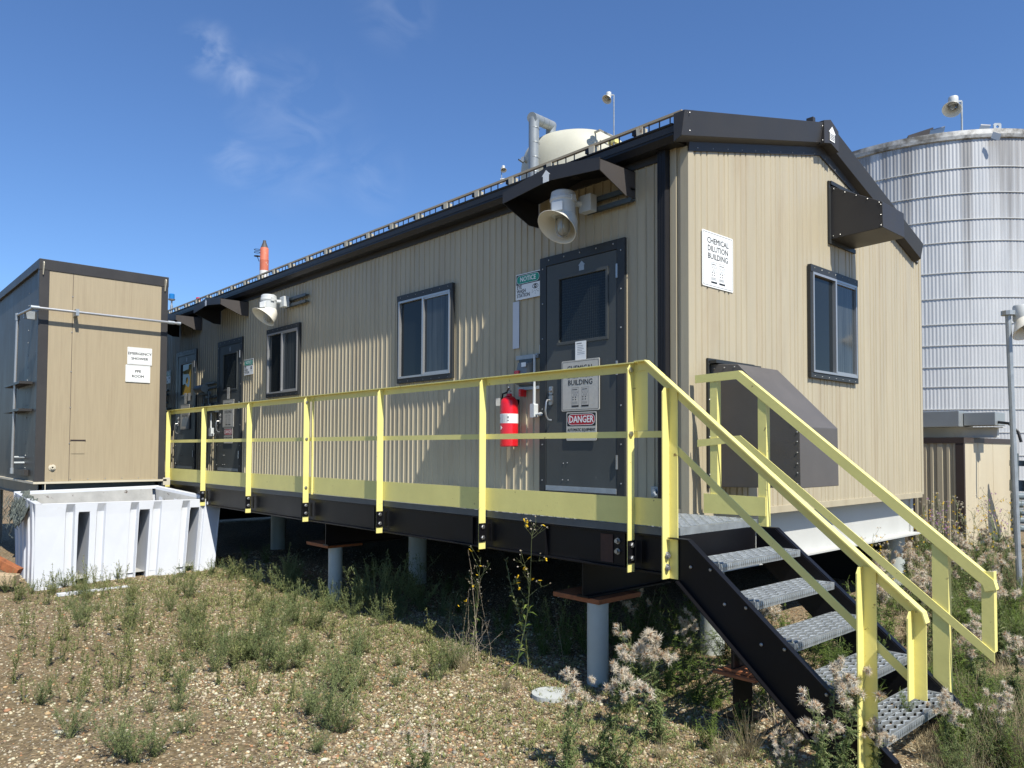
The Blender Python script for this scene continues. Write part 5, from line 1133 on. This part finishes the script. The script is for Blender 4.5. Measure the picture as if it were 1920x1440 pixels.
def feathery(h, ns, nl, lw=.0045, ll=.030, spread=.45):
    st_ = PB(); lf = PB()
    for k in range(ns):
        a_ = prs.uniform(0, 6.28); sp = prs.uniform(.05, spread); pts = curve(Vector((prs.gauss(0,.012), prs.gauss(0,.012), 0)), Vector((math.cos(a_)*sp, math.sin(a_)*sp, 1)), h*prs.uniform(.55, 1.0), 6, .10)
        st_.stem(pts, .0022, .0008)
        for j in range(nl):
            t_ = prs.random()**.8; p = along(pts, t_); dr = rdir(.9); l_ = ll*prs.uniform(.5, 1.2)*(1.15-.5*t_); lf.leaf(p, dr, l_, lw, .05)
        for b_ in range(5):
            t_ = prs.uniform(.15, .85); bp_ = curve(along(pts, t_), rdir(1.1), h*.22*prs.uniform(.5, 1), 3, .1); st_.stem(bp_, .0012, .0005)
            for j in range(nl//4): lf.leaf(along(bp_, prs.random()), rdir(.8), ll*prs.uniform(.4, 1), lw, .05)
    return st_, lf
def spire(h, nl):      # thin upright stalk with short side leaves (the yellowish ones)
    st_ = PB(); lf = PB()
    for k in range(prs.choice((1, 2, 3))):
        pts = curve(Vector((prs.gauss(0,.02), prs.gauss(0,.02), 0)), Vector((prs.gauss(0,.1), prs.gauss(0,.1), 1)), h*prs.uniform(.6, 1), 6, .05); st_.stem(pts, .0018, .0006)
        for j in range(nl): t_ = prs.random(); lf.leaf(along(pts, t_), rdir(.9), .026*prs.uniform(.5, 1.3)*(1.2-.7*t_), .0055, .02)
        for b_ in range(4):
            bp_ = curve(along(pts, prs.uniform(.3, .8)), rdir(1.4), h*.22, 3, .06)
            for j in range(nl//4): lf.leaf(along(bp_, prs.random()), rdir(.9), .014, .004, .02)
    return st_, lf
def lush(h, ns, nl, lw=.012, ll=.06):
    st_ = PB(); lf = PB()
    for k in range(ns):
        a_ = prs.uniform(0, 6.28); sp = prs.uniform(.05, .55); pts = curve(Vector((prs.gauss(0,.03), prs.gauss(0,.03), 0)), Vector((math.cos(a_)*sp, math.sin(a_)*sp, 1)), h*prs.uniform(.5, 1.0), 6, .10); st_.stem(pts, .003, .001)
        for j in range(nl):       # pinnate leaf: rib with leaflets
            t_ = prs.uniform(.05, 1); p = along(pts, t_); dr = rdir(.55); L_ = ll*prs.uniform(.6, 1.3)*(1.2-.6*t_); q_ = curve(p, dr, L_, 3, .08, .06)
            for i in range(7):
                u_ = .15+.85*i/6; c_ = along(q_, u_); ax = (q_[-1]-q_[0]).normalized(); sd_ = ax.cross(Vector((0,0,1)))
                if sd_.length < 1e-3: continue
                sd_.normalize()
                for s_ in (-1, 1): lf.leaf(c_, ax*.6+sd_*s_, L_*.34*(1.1-.6*u_), lw*.45, .1)
    return st_, lf
def fluffhead(fl, hk, c, r, dry=.5):
    ax = rdir(1.2)
    for j in range(22): hk.needle(c, (ax+rdir()*.75).normalized(), r*prs.uniform(.6, 1.05), r*.15)
    for j in range(int(110*(1-dry)+30)): fl.needle(c+rdir()*r*.25, (ax*.35+rdir()).normalized(), r*prs.uniform(.7, 1.3), r*.06)
def thistle(h, nb, nh, dry=.4, nl=70, hr=.029):
    st_ = PB(); lf = PB(); fl = PB(); hk = PB()
    for s_ in range(nb):
        a_ = prs.uniform(0, 6.28); sp = prs.uniform(0, .28); hh = h*prs.uniform(.72, 1.0); pts = curve(Vector((prs.gauss(0,.03), prs.gauss(0,.03), 0)), Vector((math.cos(a_)*sp, math.sin(a_)*sp, 1)), hh, 7, .06); st_.stem(pts, .0038, .0018)
        for j in range(nl):
            t_ = prs.random()**1.3*.9; p = along(pts, t_); dr = rdir(.35); L_ = .085*prs.uniform(.4, 1.1)*(1.15-.75*t_); q_ = curve(p, dr, L_, 4, .15, .10)
            lf.leaf(p, q_[-1]-p, L_, .010, .05)
            for i in range(5):
                c_ = along(q_, .15+.2*i); ax = (q_[-1]-q_[0]).normalized(); sd_ = ax.cross(Vector((0,0,1)))
                if sd_.length < 1e-3: continue
                sd_.normalize()
                for e_ in (-1, 1): lf.leaf(c_, ax*.5+sd_*e_+Vector((0,0,.3)), L_*.26, .006, -.1)
        nc = max(2, nh//nb)
        for j in range(nc):
            t_ = prs.uniform(.66, 1.0); q_ = curve(along(pts, t_), rdir(1.6), h*.17*prs.uniform(.4, 1.1), 3, .10); st_.stem(q_, .0016, .0010)
            for i in range(prs.choice((1, 2, 3))):
                e_ = q_[-1]+rdir(.3)*hr*1.1*(i > 0); fluffhead(fl, hk, e_, hr*prs.uniform(.75, 1.15), dry)
    return st_, lf, fl, hk
def hawk(h):
    st_ = PB(); lf = PB(); yf_ = PB(); fl = PB()
    pts = curve(Vector((0,0,0)), Vector((prs.gauss(0,.05), prs.gauss(0,.05), 1)), h, 9, .045); st_.stem(pts, .0045, .0015)
    for j in range(26): t_ = prs.uniform(.02, .6); lf.leaf(along(pts, t_), rdir(.7), .10*prs.uniform(.5, 1.2)*(1.1-t_), .016*prs.uniform(.6, 1.2), .25)
    for j in range(11):
        q_ = curve(along(pts, prs.uniform(.5, 1)), rdir(1.7), h*.17*prs.uniform(.4, 1.2), 4, .12); st_.stem(q_, .0018, .0009)
        for i in range(3):
            e_ = curve(along(q_, prs.uniform(.5, 1)), rdir(1.2), .05, 2, .2); st_.stem(e_, .001, .0008); c_ = e_[-1]
            if prs.random() < .30:
                ax = rdir(1.5)
                for m_ in range(16): sd_ = ax.orthogonal(); sd_.rotate(Matrix.Rotation(m_*.393, 3, ax)); yf_.leaf(c_, sd_+ax*.25, .014, .0045, 0)
            else:
                for m_ in range(14): fl.needle(c_, (Vector((0,0,.8))+rdir()).normalized(), .010, .0016)
    return st_, lf, yf_, fl
def twigs(h):
    st_ = PB()
    for k in range(17):
        a_ = prs.uniform(0, 6.28); pts = curve(Vector((0,0,0)), Vector((math.cos(a_)*.8, math.sin(a_)*.8, prs.uniform(.35, 1.4))), h*prs.uniform(.5, 1), 6, .18); st_.stem(pts, .0022, .0007)
        for b_ in range(5):
            q_ = curve(along(pts, prs.uniform(.3, .95)), rdir(.6), h*.28*prs.uniform(.4, 1), 4, .25); st_.stem(q_, .0010, .0005)
    return st_
def tuft(h, n):
    lf = PB()
    for k in range(n):
        a_ = prs.uniform(0, 6.28); sp = prs.uniform(.05, .7); pts = curve(Vector((prs.gauss(0,.03), prs.gauss(0,.03), 0)), Vector((math.cos(a_)*sp, math.sin(a_)*sp, 1)), h*prs.uniform(.4, 1), 4, .08, .05); lf.stem(pts, .0018, .0006)
    return lf
def stalk(h, flower):
    st_ = PB(); lf = PB(); fw_ = PB(); fl = PB()
    for s_ in range(3):
        pts = curve(Vector((prs.gauss(0,.05), prs.gauss(0,.05), 0)), Vector((prs.gauss(0,.14), prs.gauss(0,.14), 1)), h*prs.uniform(.7, 1), 8, .06); st_.stem(pts, .0045, .0018)
        for j in range(40): t_ = prs.uniform(.02, .7); lf.leaf(along(pts, t_), rdir(.5), .09*prs.uniform(.5, 1.1)*(1.1-t_), .014, .3)
        for j in range(10):
            q_ = curve(along(pts, prs.uniform(.45, 1)), rdir(1.5), h*.16*prs.uniform(.4, 1.3), 4, .12); st_.stem(q_, .0018, .001)
            for i in range(3):
                c_ = along(q_, prs.uniform(.6, 1))+rdir()*.02; w_ = prs.random()
                if w_ < .25:
                    for m_ in range(14): fw_.leaf(c_, rdir(.6), .016, .006, 0)
                elif w_ < .75:
                    for m_ in range(18): fl.needle(c_, rdir(.5), .016, .0016)
    return st_, lf, fw_, fl

def proto(name, parts):
    ms = [(pn, pb.mesh(pn, LM[mt])) for pn, pb, mt in parts if pb.V]
    return (name, ms)
def plant(pr, x, y, s_, label, cat, group=None, rz=None, z=None, tilt=0):
    name, ms = pr
    if len(ms) == 1:
        r_ = bpy.data.objects.new(name, ms[0][1]); col.objects.link(r_)
    else:
        r_ = bpy.data.objects.new(name, None); col.objects.link(r_); r_.empty_display_size = .1
        for pn, me in ms:
            c_ = bpy.data.objects.new(pn, me); col.objects.link(c_); c_.parent = r_
    r_.location = (x, y, (gz(x, y) if z is None else z)-.005); r_.rotation_euler = (tilt*prs.gauss(0,1), tilt*prs.gauss(0,1), prs.uniform(0, 6.28) if rz is None else rz); r_.scale = (s_,)*3
    return tag(r_, label, cat, group)
def gp(px, py, z=G):
    v = d*fpx + r2*(px-960-12.3) - u2*(py-720-75.2); k = (z-CAMP[2])/v.z; return CAMP[0]+v.x*k, CAMP[1]+v.y*k

FE = []
for i in range(5): a_, b_ = feathery(.52, 17, 62, .0046, .034, .95); FE.append(proto('feathery_weed', [('stems', a_, 'stem'), ('leaves', b_, 'grey')]))
SPI = []
for i in range(5): a_, b_ = spire(.30, 75); SPI.append(proto('spindly_weed', [('stems', a_, 'stem'), ('leaves', b_, 'yellowish')]))
LU = []
for i in range(4): a_, b_ = lush(.5, 13, 26); LU.append(proto('leafy_weed', [('stems', a_, 'stem'), ('leaves', b_, 'lush')]))
TH = []
for i in range(4): a_, b_, c_, e_ = thistle(.62, 3+i % 2, 15, (.15, .5, .35, .7)[i]); TH.append(proto('thistle', [('stems', a_, 'stem'), ('leaves', b_, 'thistle'), ('seed_fluff', c_, 'fluff'), ('seed_husks', e_, 'husk')]))
TD = []
for i in range(2): a_, b_, c_, e_ = thistle(.42, 5, 26, .75, 60, .021); TD.append(proto('thistle', [('stems', a_, 'stem'), ('leaves', b_, 'thistle'), ('seed_fluff', c_, 'fluff'), ('seed_husks', e_, 'husk')]))
HW = []
for i in range(2): a_, b_, c_, e_ = hawk(1.0); HW.append(proto('hawkweed', [('stems', a_, 'stem'), ('leaves', b_, 'lush'), ('flowers', c_, 'yflower'), ('seed_heads', e_, 'fluff')]))
ST2 = []
for i, fw in enumerate(('yflower', 'purple', 'yflower')): a_, b_, c_, e_ = stalk(1.0, 0); ST2.append(proto('flowering_stalk', [('stems', a_, 'stem'), ('leaves', b_, 'thistle'), ('flowers', c_, fw), ('seed_heads', e_, 'fluff')]))
TW = [proto('dry_twig_bush', [('twigs', twigs(.42), 'twig')]) for i in range(2)]
GT = [proto('dry_grass_tuft', [('blades', tuft(.42, 110), 'straw')]) for i in range(4)]

def zone(x, y):
    best = min(((math.hypot(x-a_, y-b_), t_) for a_, b_, t_ in ((-7.0, -2.0, 'before the white tub'), (-5.6, -1.6, 'between the white tub and the middle walkway pile'), (-4.2, -.8, 'round the middle walkway pile'), (-4.6, -2.6, 'in the open gravel beyond the white lath'),
        (-2.6, -1.0, 'at the shadow edge between the two slim piles'), (-3.0, -2.4, 'in the middle of the gravel patch'), (-1.4, -1.6, 'left of the pale concrete disc'), (-1.6, -3.0, 'in the gravel towards the photo bottom'), (-2.6, -3.6, 'in the bare soil at the left edge'), (-.7, -3.3, 'at the very bottom of the photo'))), key=lambda q_: q_[0])
    return best[1]
def rzone(x, y):
    return min(((math.hypot(x-a_, y-b_), t_) for a_, b_, t_ in ((2.3, .2, 'at the foot of the far stair handrail'), (1.2, 1.3, 'just behind the far stair stringer'), (.6, 3.4, 'beside the white beam of the gable end'), (.2, 6.2, 'in front of the small shed'), (2.0, 2.6, 'in the middle of the right-hand tangle'), (2.0, 5.0, 'at the right edge before the lamp pole'), (2.4, -.9, 'at the bottom right corner'))), key=lambda q_: q_[0])[1]
def size_word(s_, a_, b_): return 'small' if s_ < a_ else ('tall' if s_ > b_ else 'knee-high')
# feathery grey-green bushes in the gravel (pixel of the foot, size)
gF = 'feathery grey-green weeds in the gravel'
for px, py, s_, lb in [(610,1375,.92,'tall feathery weed at the foot of the gravel in the front left middle'),(655,1300,1.05,None),(560,1250,.7,None),(520,1260,.75,None),(470,1235,.8,None),(440,1225,.7,None),(500,1190,.8,None),(560,1170,.9,None),(590,1180,.75,None),(700,1150,1.35,'bushy feathery weed in front of the middle pile'),(745,1145,1.35,None),(790,1150,1.2,None),(830,1160,.7,None),(330,1345,.45,None),(340,1305,.5,None),(345,1385,.4,None),(130,1385,.62,'rounded green weed standing alone near the bottom left corner'),(250,1440,.7,None),(225,1425,.6,None),(290,1430,.5,None),(350,1165,.55,None),(300,1240,.45,None),(530,1110,.8,None),(545,1100,.9,None),(480,1105,.7,None),(430,1090,.6,None),(395,1085,.6,None),(680,1120,.9,None),(660,1160,.7,None),(400,1260,.55,None),(280,1345,.3,None),(75,1320,.5,None),(575,1345,.6,None),(640,1380,.6,None),(590,1420,.4,None),(120,1100,.5,None),(100,1110,.5,None),(10,1110,.6,None),(35,1120,.6,None),(60,1110,.4,None),(220,1090,.45,None),(340,1085,.5,None)]:
    x, y = gp(px, py); plant(prs.choice(FE), x, y, s_, lb or size_word(s_, .55, .85).replace('knee-high', 'middling')+' feathery grey-green weed '+zone(x, y), 'weed', None if lb else gF, tilt=.05)
n_ = 0
while n_ < 55:
    px = prs.uniform(120, 900); py = prs.uniform(1080, 1300)
    if prs.random() > (1.1-(py-1085)/260): continue
    x, y = gp(px, py)
    if x < -6.9 and y < -.9: continue
    sz_ = prs.uniform(.3, .75); plant(prs.choice(FE), x, y, sz_, size_word(sz_, .45, .62).replace('knee-high', 'middling')+' feathery grey-green weed '+zone(x, y), 'weed', gF, tilt=.05); n_ += 1
gS = 'spindly yellow-green weeds in the gravel'
n_ = 0
while n_ < 280:
    px = prs.uniform(0, 900); py = prs.uniform(1085, 1330)
    if prs.random() > (1.25-abs(px-330)/500)*(1.15-(py-1085)/300): continue
    x, y = gp(px, py)
    if x < -6.9 and y < -.9: continue
    sz_ = prs.uniform(.55, 1.25); plant(prs.choice(SPI), x, y, sz_, size_word(sz_, .75, 1.0).replace('knee-high', 'middling')+' spindly yellow-green weed '+zone(x, y), 'weed', gS, tilt=.08); n_ += 1
for px, py, s_ in [(95,1100,1.25),(130,1098,1.0),(165,1092,1.1),(150,1095,1.3),(300,1088,.8),(205,1095,.7),(70,1108,1.0),(190,1090,.9),(360,1090,.8)]:
    x, y = gp(px, py); x = max(x, -6.95); plant(prs.choice(SPI), x, y, s_, 'spindly weed standing against the front of the white tub', 'weed', 'spindly weeds along the white tub')
# thistles
gT = 'fluffy seeding thistles right of the stairs'
for px, py, s_, k, lb in [(1130,1440,1.02,1,'brown-headed thistle clump in the front middle before the slim pile'),(1060,1450,.85,2,'smaller thistle left of the brown-headed clump'),(1235,1385,1.12,0,'tall thistle with white fluffy heads left of the stair foot'),(1175,1330,.95,3,'thistle close behind the brown-headed clump'),(790,1475,.78,3,'withered brown thistle low in the front middle of the gravel'),(1585,1500,1.0,2,'thistle before the foot of the near handrail post'),(1545,1530,.95,3,'thistle at the bottom edge left of the handrail post'),(1480,1500,.6,1,'low thistle at the bottom edge beside the dry twigs'),(1440,1270,1.0,0,None),(1195,1230,.95,3,'thistle in the shade right of the slim front pile'),(1275,1280,.8,2,None),(1640,1250,1.3,0,'thistle growing up between the two stair handrails')]:
    x, y = gp(px, py)
    plant(TD[k % 2] if lb and 'withered' in lb else TH[k], x, y, s_, lb or 'thistle in the shade beneath the staircase', 'thistle', None if lb else 'thistles beneath the staircase', tilt=.05)
for px, py, s_, k in [(1690,1120,1.1,0),(1760,1240,1.15,0),(1830,1160,1.2,2),(1880,1240,1.25,0),(1840,1330,.95,2),(1900,1150,1.2,1),(1900,1360,1.0,1),(1800,1110,1.1,2),(1850,1080,1.1,0),(1780,1440,.7,0),(1700,1210,1.1,2),(1880,1440,.7,2),(1745,1150,1.1,0),(1895,1090,1.0,0),(1640,1480,.6,0),(1660,1130,1.0,0)]:
    x, y = gp(px, py); plant(TH[k], x, y, s_, ('big' if s_ > 1.12 else 'smaller')+' seeding thistle '+rzone(x, y), 'thistle', gT, tilt=.06)
# lush weeds
gl = 'leafy green weeds in the shade under the walkway'
for px, py, s_ in [(1190,1290,.9),(1250,1300,.95),(1300,1320,.9),(1340,1330,.8),(1230,1240,1.0),(1290,1260,1.0),(1170,1240,.9),(1060,1230,.8),(1100,1225,.9),(1020,1230,.7),(1130,1200,1.1),(1210,1190,1.2),(1280,1200,1.2),(1360,1250,1.0),(1010,1190,.8),(1330,1400,.5),(1390,1395,.55),(940,1200,.6)]:
    x, y = gp(px, py); plant(prs.choice(LU), x, y, s_, size_word(s_, .75, .95).replace('knee-high', 'middling')+' dark leafy weed in the shade '+('left of the slim front pile' if x < -.5 else 'between the slim front pile and the stairs' if x < .35 else 'under the black stair stringer'), 'weed', gl, tilt=.05)
gl2 = 'leafy green weeds around the stairs'
for px, py, s_ in [(1440,1330,1.0),(1500,1300,1.1),(1540,1350,1.1),(1590,1330,1.3),(1480,1250,1.1),(1560,1280,1.3),(1620,1380,.9),(1600,1250,1.4),(1530,1220,1.2),(1660,1300,1.2),(1700,1350,1.0),(1650,1220,1.3)]:
    x, y = gp(px, py); plant(prs.choice(LU), x, y, s_, 'leafy green weed growing under and between the stair treads', 'weed', gl2, tilt=.05)
gl3 = 'tangled leafy weeds right of the stairs'
n_ = 0
while n_ < 115:
    px = prs.uniform(1640, 1960); py = prs.uniform(1030, 1480)
    if px < 1640+(py-1030)*.35: continue
    x, y = gp(px, py); 
    if x < .1 and y < 5.0: continue
    k_ = prs.random() < .75; plant(prs.choice(LU if k_ else FE), x, y, prs.uniform(.6, 1.05)*(1 if py < 1300 else .7), ('dark leafy weed in the tangle of growth ' if k_ else 'feathery weed in the tangle of growth ')+rzone(x, y), 'weed', gl3, tilt=.07); n_ += 1
n_ = 0
while n_ < 45:
    px = prs.uniform(1650, 1960); py = prs.uniform(1025, 1470)
    if px < 1650+(py-1025)*.32: continue
    x, y = gp(px, py)
    if x < .1 and y < 5.0: continue
    plant(prs.choice(GT), x, y, prs.uniform(.5, 1.0), 'dry straw-coloured grass tuft '+rzone(x, y), 'grass tuft', 'dry grass tufts right of the stairs', tilt=.1); n_ += 1
for px, py, s_ in [(1400,1420,.7),(1350,1430,.5),(1500,1400,.6),(1240,1420,.35),(950,1290,.4),(870,1260,.5)]:
    x, y = gp(px, py); plant(prs.choice(GT), x, y, s_, 'small dry grass tuft at the foot of the walkway weeds', 'grass tuft', 'dry grass tufts before the walkway', tilt=.1)
# lush plants in the green belt along the walkway shadow and under the building edge
for px, py, s_ in [(620,1140,.5),(860,1150,.5),(900,1180,.45),(950,1170,.6),(700,1080,.6),(770,1090,.6),(460,1060,.5),(500,1065,.6),(840,1110,.55)]:
    x, y = gp(px, py); plant(prs.choice(LU), x, y, s_, 'low leafy weed along the shadow edge under the walkway', 'weed', 'low weeds along the walkway shadow', tilt=.05)
x, y = gp(968, 1268); plant(HW[0], x, y, 1.16, 'tall thin weed with yellow flowers left of the front pile', 'hawkweed')
x, y = gp(1000, 1255); plant(SPI[0], x, y, 2.9, 'tall slender leafy spike right of the yellow-flowered weed', 'weed')
x, y = gp(890, 1240); plant(HW[1], x, y, .85, 'tall weed with broad leaves and bare stalks before the dark gap', 'hawkweed')
x, y = gp(1040, 1210); plant(SPI[2], x, y, 2.0, 'thin leafy spike in the shade beside the front pile', 'weed')
x, y = gp(720, 1110); plant(SPI[3], x, y, 2.2, 'upright leafy spike before the thick shaded pile', 'weed')
x, y = gp(765, 1120); plant(SPI[4], x, y, 2.0, 'second upright leafy spike before the thick shaded pile', 'weed')
x, y = gp(532, 1095); plant(SPI[1], x, y, 1.9, 'upright leafy spike under the left part of the walkway', 'weed')
x, y = gp(875, 1245); plant(TW[1], x, y, 1.1, 'thin bare dry stalks left of the yellow-flowered weed', 'dry stalks')
x, y = gp(1465, 1385); plant(TW[0], x, y, 1.0, 'pale leafless twig bush in front of the black stair stringer', 'twig bush')
DS = []
for i in range(3): a_, b_ = spire(1.0, 24); DS.append(proto('dry_stalk', [('stems', a_, 'twig'), ('withered_leaves', b_, 'straw')]))
for px, py, s_ in [(880,1240,.8),(900,1250,.95),(925,1235,.7),(860,1235,.6),(1060,1250,.55),(1095,1215,.7),(1200,1215,.8),(840,1200,.5)]:
    x, y = gp(px, py); plant(prs.choice(DS), x, y, s_, 'thin dry stalk standing against the dark gap under the walkway', 'dry stalk', 'dry stalks before the dark gap', tilt=.08)
for x_, y_, z_, s_ in ((1.42, -.62, -.78, .42), (1.52, -.35, -.78, .38), (1.36, -.45, -.80, .36), (1.78, -.5, -.96, .28)):
    plant(LU[1], x_, y_, s_, 'green weed growing up through the fourth stair tread' if x_ < 1.7 else 'small green weed poking through the lowest stair tread', 'weed', 'weeds growing through the stair treads' if x_ < 1.7 else None, z=z_)
# tall stalks by the shed
for i, (px, py, s_, lb) in enumerate([(1715,1075,1.35,'tall flowering stalk before the right corner of the building'),(1740,1060,1.1,None),(1790,1075,1.25,None),(1850,1090,1.35,'tall branching stalk before the pale end wall of the shed'),(1880,1080,1.2,None),(1820,1080,1.0,None),(1905,1100,1.3,None),(1770,1090,1.0,None),(1700,1100,1.0,None),(1540,1140,1.0,'slender stalk rising behind the stairs before the white beam')]):
    x, y = gp(px, py)
    if x < .15 and y < 5: x = .25
    plant(ST2[i % 3], x, y, s_, lb or 'flowering stalk among the weeds before the small shed', 'stalk', None if lb else 'flowering stalks before the shed', tilt=.06)

# low green ground cover: seedlings too many to count
def cover():
    V = []; F = []; n = 0
    def add(x, y, s_, nl):
        z = gz(x, y)
        for j in range(nl):
            a_ = prs.uniform(0, 6.28); e_ = prs.uniform(.3, 1.4); L_ = s_*prs.uniform(.5, 1.2); w_ = L_*.13
            dx, dy, dz = math.cos(a_)*math.cos(e_), math.sin(a_)*math.cos(e_), math.sin(e_); bx_, by_ = x+prs.gauss(0, s_*.25), y+prs.gauss(0, s_*.25); b0_ = z+s_*prs.uniform(0, .5)
            k = len(V); V.extend([(bx_, by_, b0_), (bx_+dx*L_*.5-dy*w_, by_+dy*L_*.5+dx*w_, b0_+dz*L_*.55), (bx_+dx*L_, by_+dy*L_, b0_+dz*L_), (bx_+dx*L_*.5+dy*w_, by_+dy*L_*.5-dx*w_, b0_+dz*L_*.55)]); F.append((k, k+1, k+2, k+3))
    n = 0
    while n < 12000:
        x = prs.uniform(-7.0, 1.6); y = prs.uniform(-4.3, .3)
        q_ = .5+.5*math.sin(x*1.9+1.3*math.sin(y*2.2))*math.sin(y*2.6+x*.7)
        band = math.exp(-((y+1.3)/.8)**2)+.35*math.exp(-((y+2.6)/.7)**2)
        if prs.random() > (.3+.7*q_)*min(1, band)*(1 if y < -.2 else .35): continue
        add(x, y, prs.uniform(.012, .045), prs.randint(5, 14)); n += 1
    return V, F
V, F = cover(); me = bpy.data.meshes.new('ground_cover'); me.from_pydata(V, [], F); me.materials.append(LM['yellowish']); o = bpy.data.objects.new('ground_cover', me); col.objects.link(o); tag(o, 'tiny yellow-green seedlings scattered over the gravel', 'ground cover', kind='stuff')
def thatch():
    V = []; F = []
    n = 0
    while n < 26000:
        px = prs.uniform(1560, 2100); py = prs.uniform(1015, 1500)
        if px < 1600+(py-1015)*.3: continue
        x, y = gp(px, py)
        if (x < .05 and y < 5.0) or y > 14: continue
        z = gz(x, y); a_ = prs.uniform(0, 6.28); e_ = prs.uniform(.1, 1.3); L_ = prs.uniform(.05, .22); w_ = .0022+.0004*max(0, y)
        dx, dy, dz = math.cos(a_)*math.cos(e_), math.sin(a_)*math.cos(e_), math.sin(e_); k = len(V)
        V.extend([(x-dy*w_, y+dx*w_, z), (x+dy*w_, y-dx*w_, z), (x+dx*L_, y+dy*L_, z+dz*L_)]); F.append((k, k+1, k+2)); n += 1
    return V, F
V, F = thatch(); me = bpy.data.meshes.new('dry_grass'); me.from_pydata(V, [], F); me.materials.append(LM['straw']); o = bpy.data.objects.new('dry_grass', me); col.objects.link(o); tag(o, 'matted dry grass covering the ground right of the stairs', 'grass', kind='stuff')
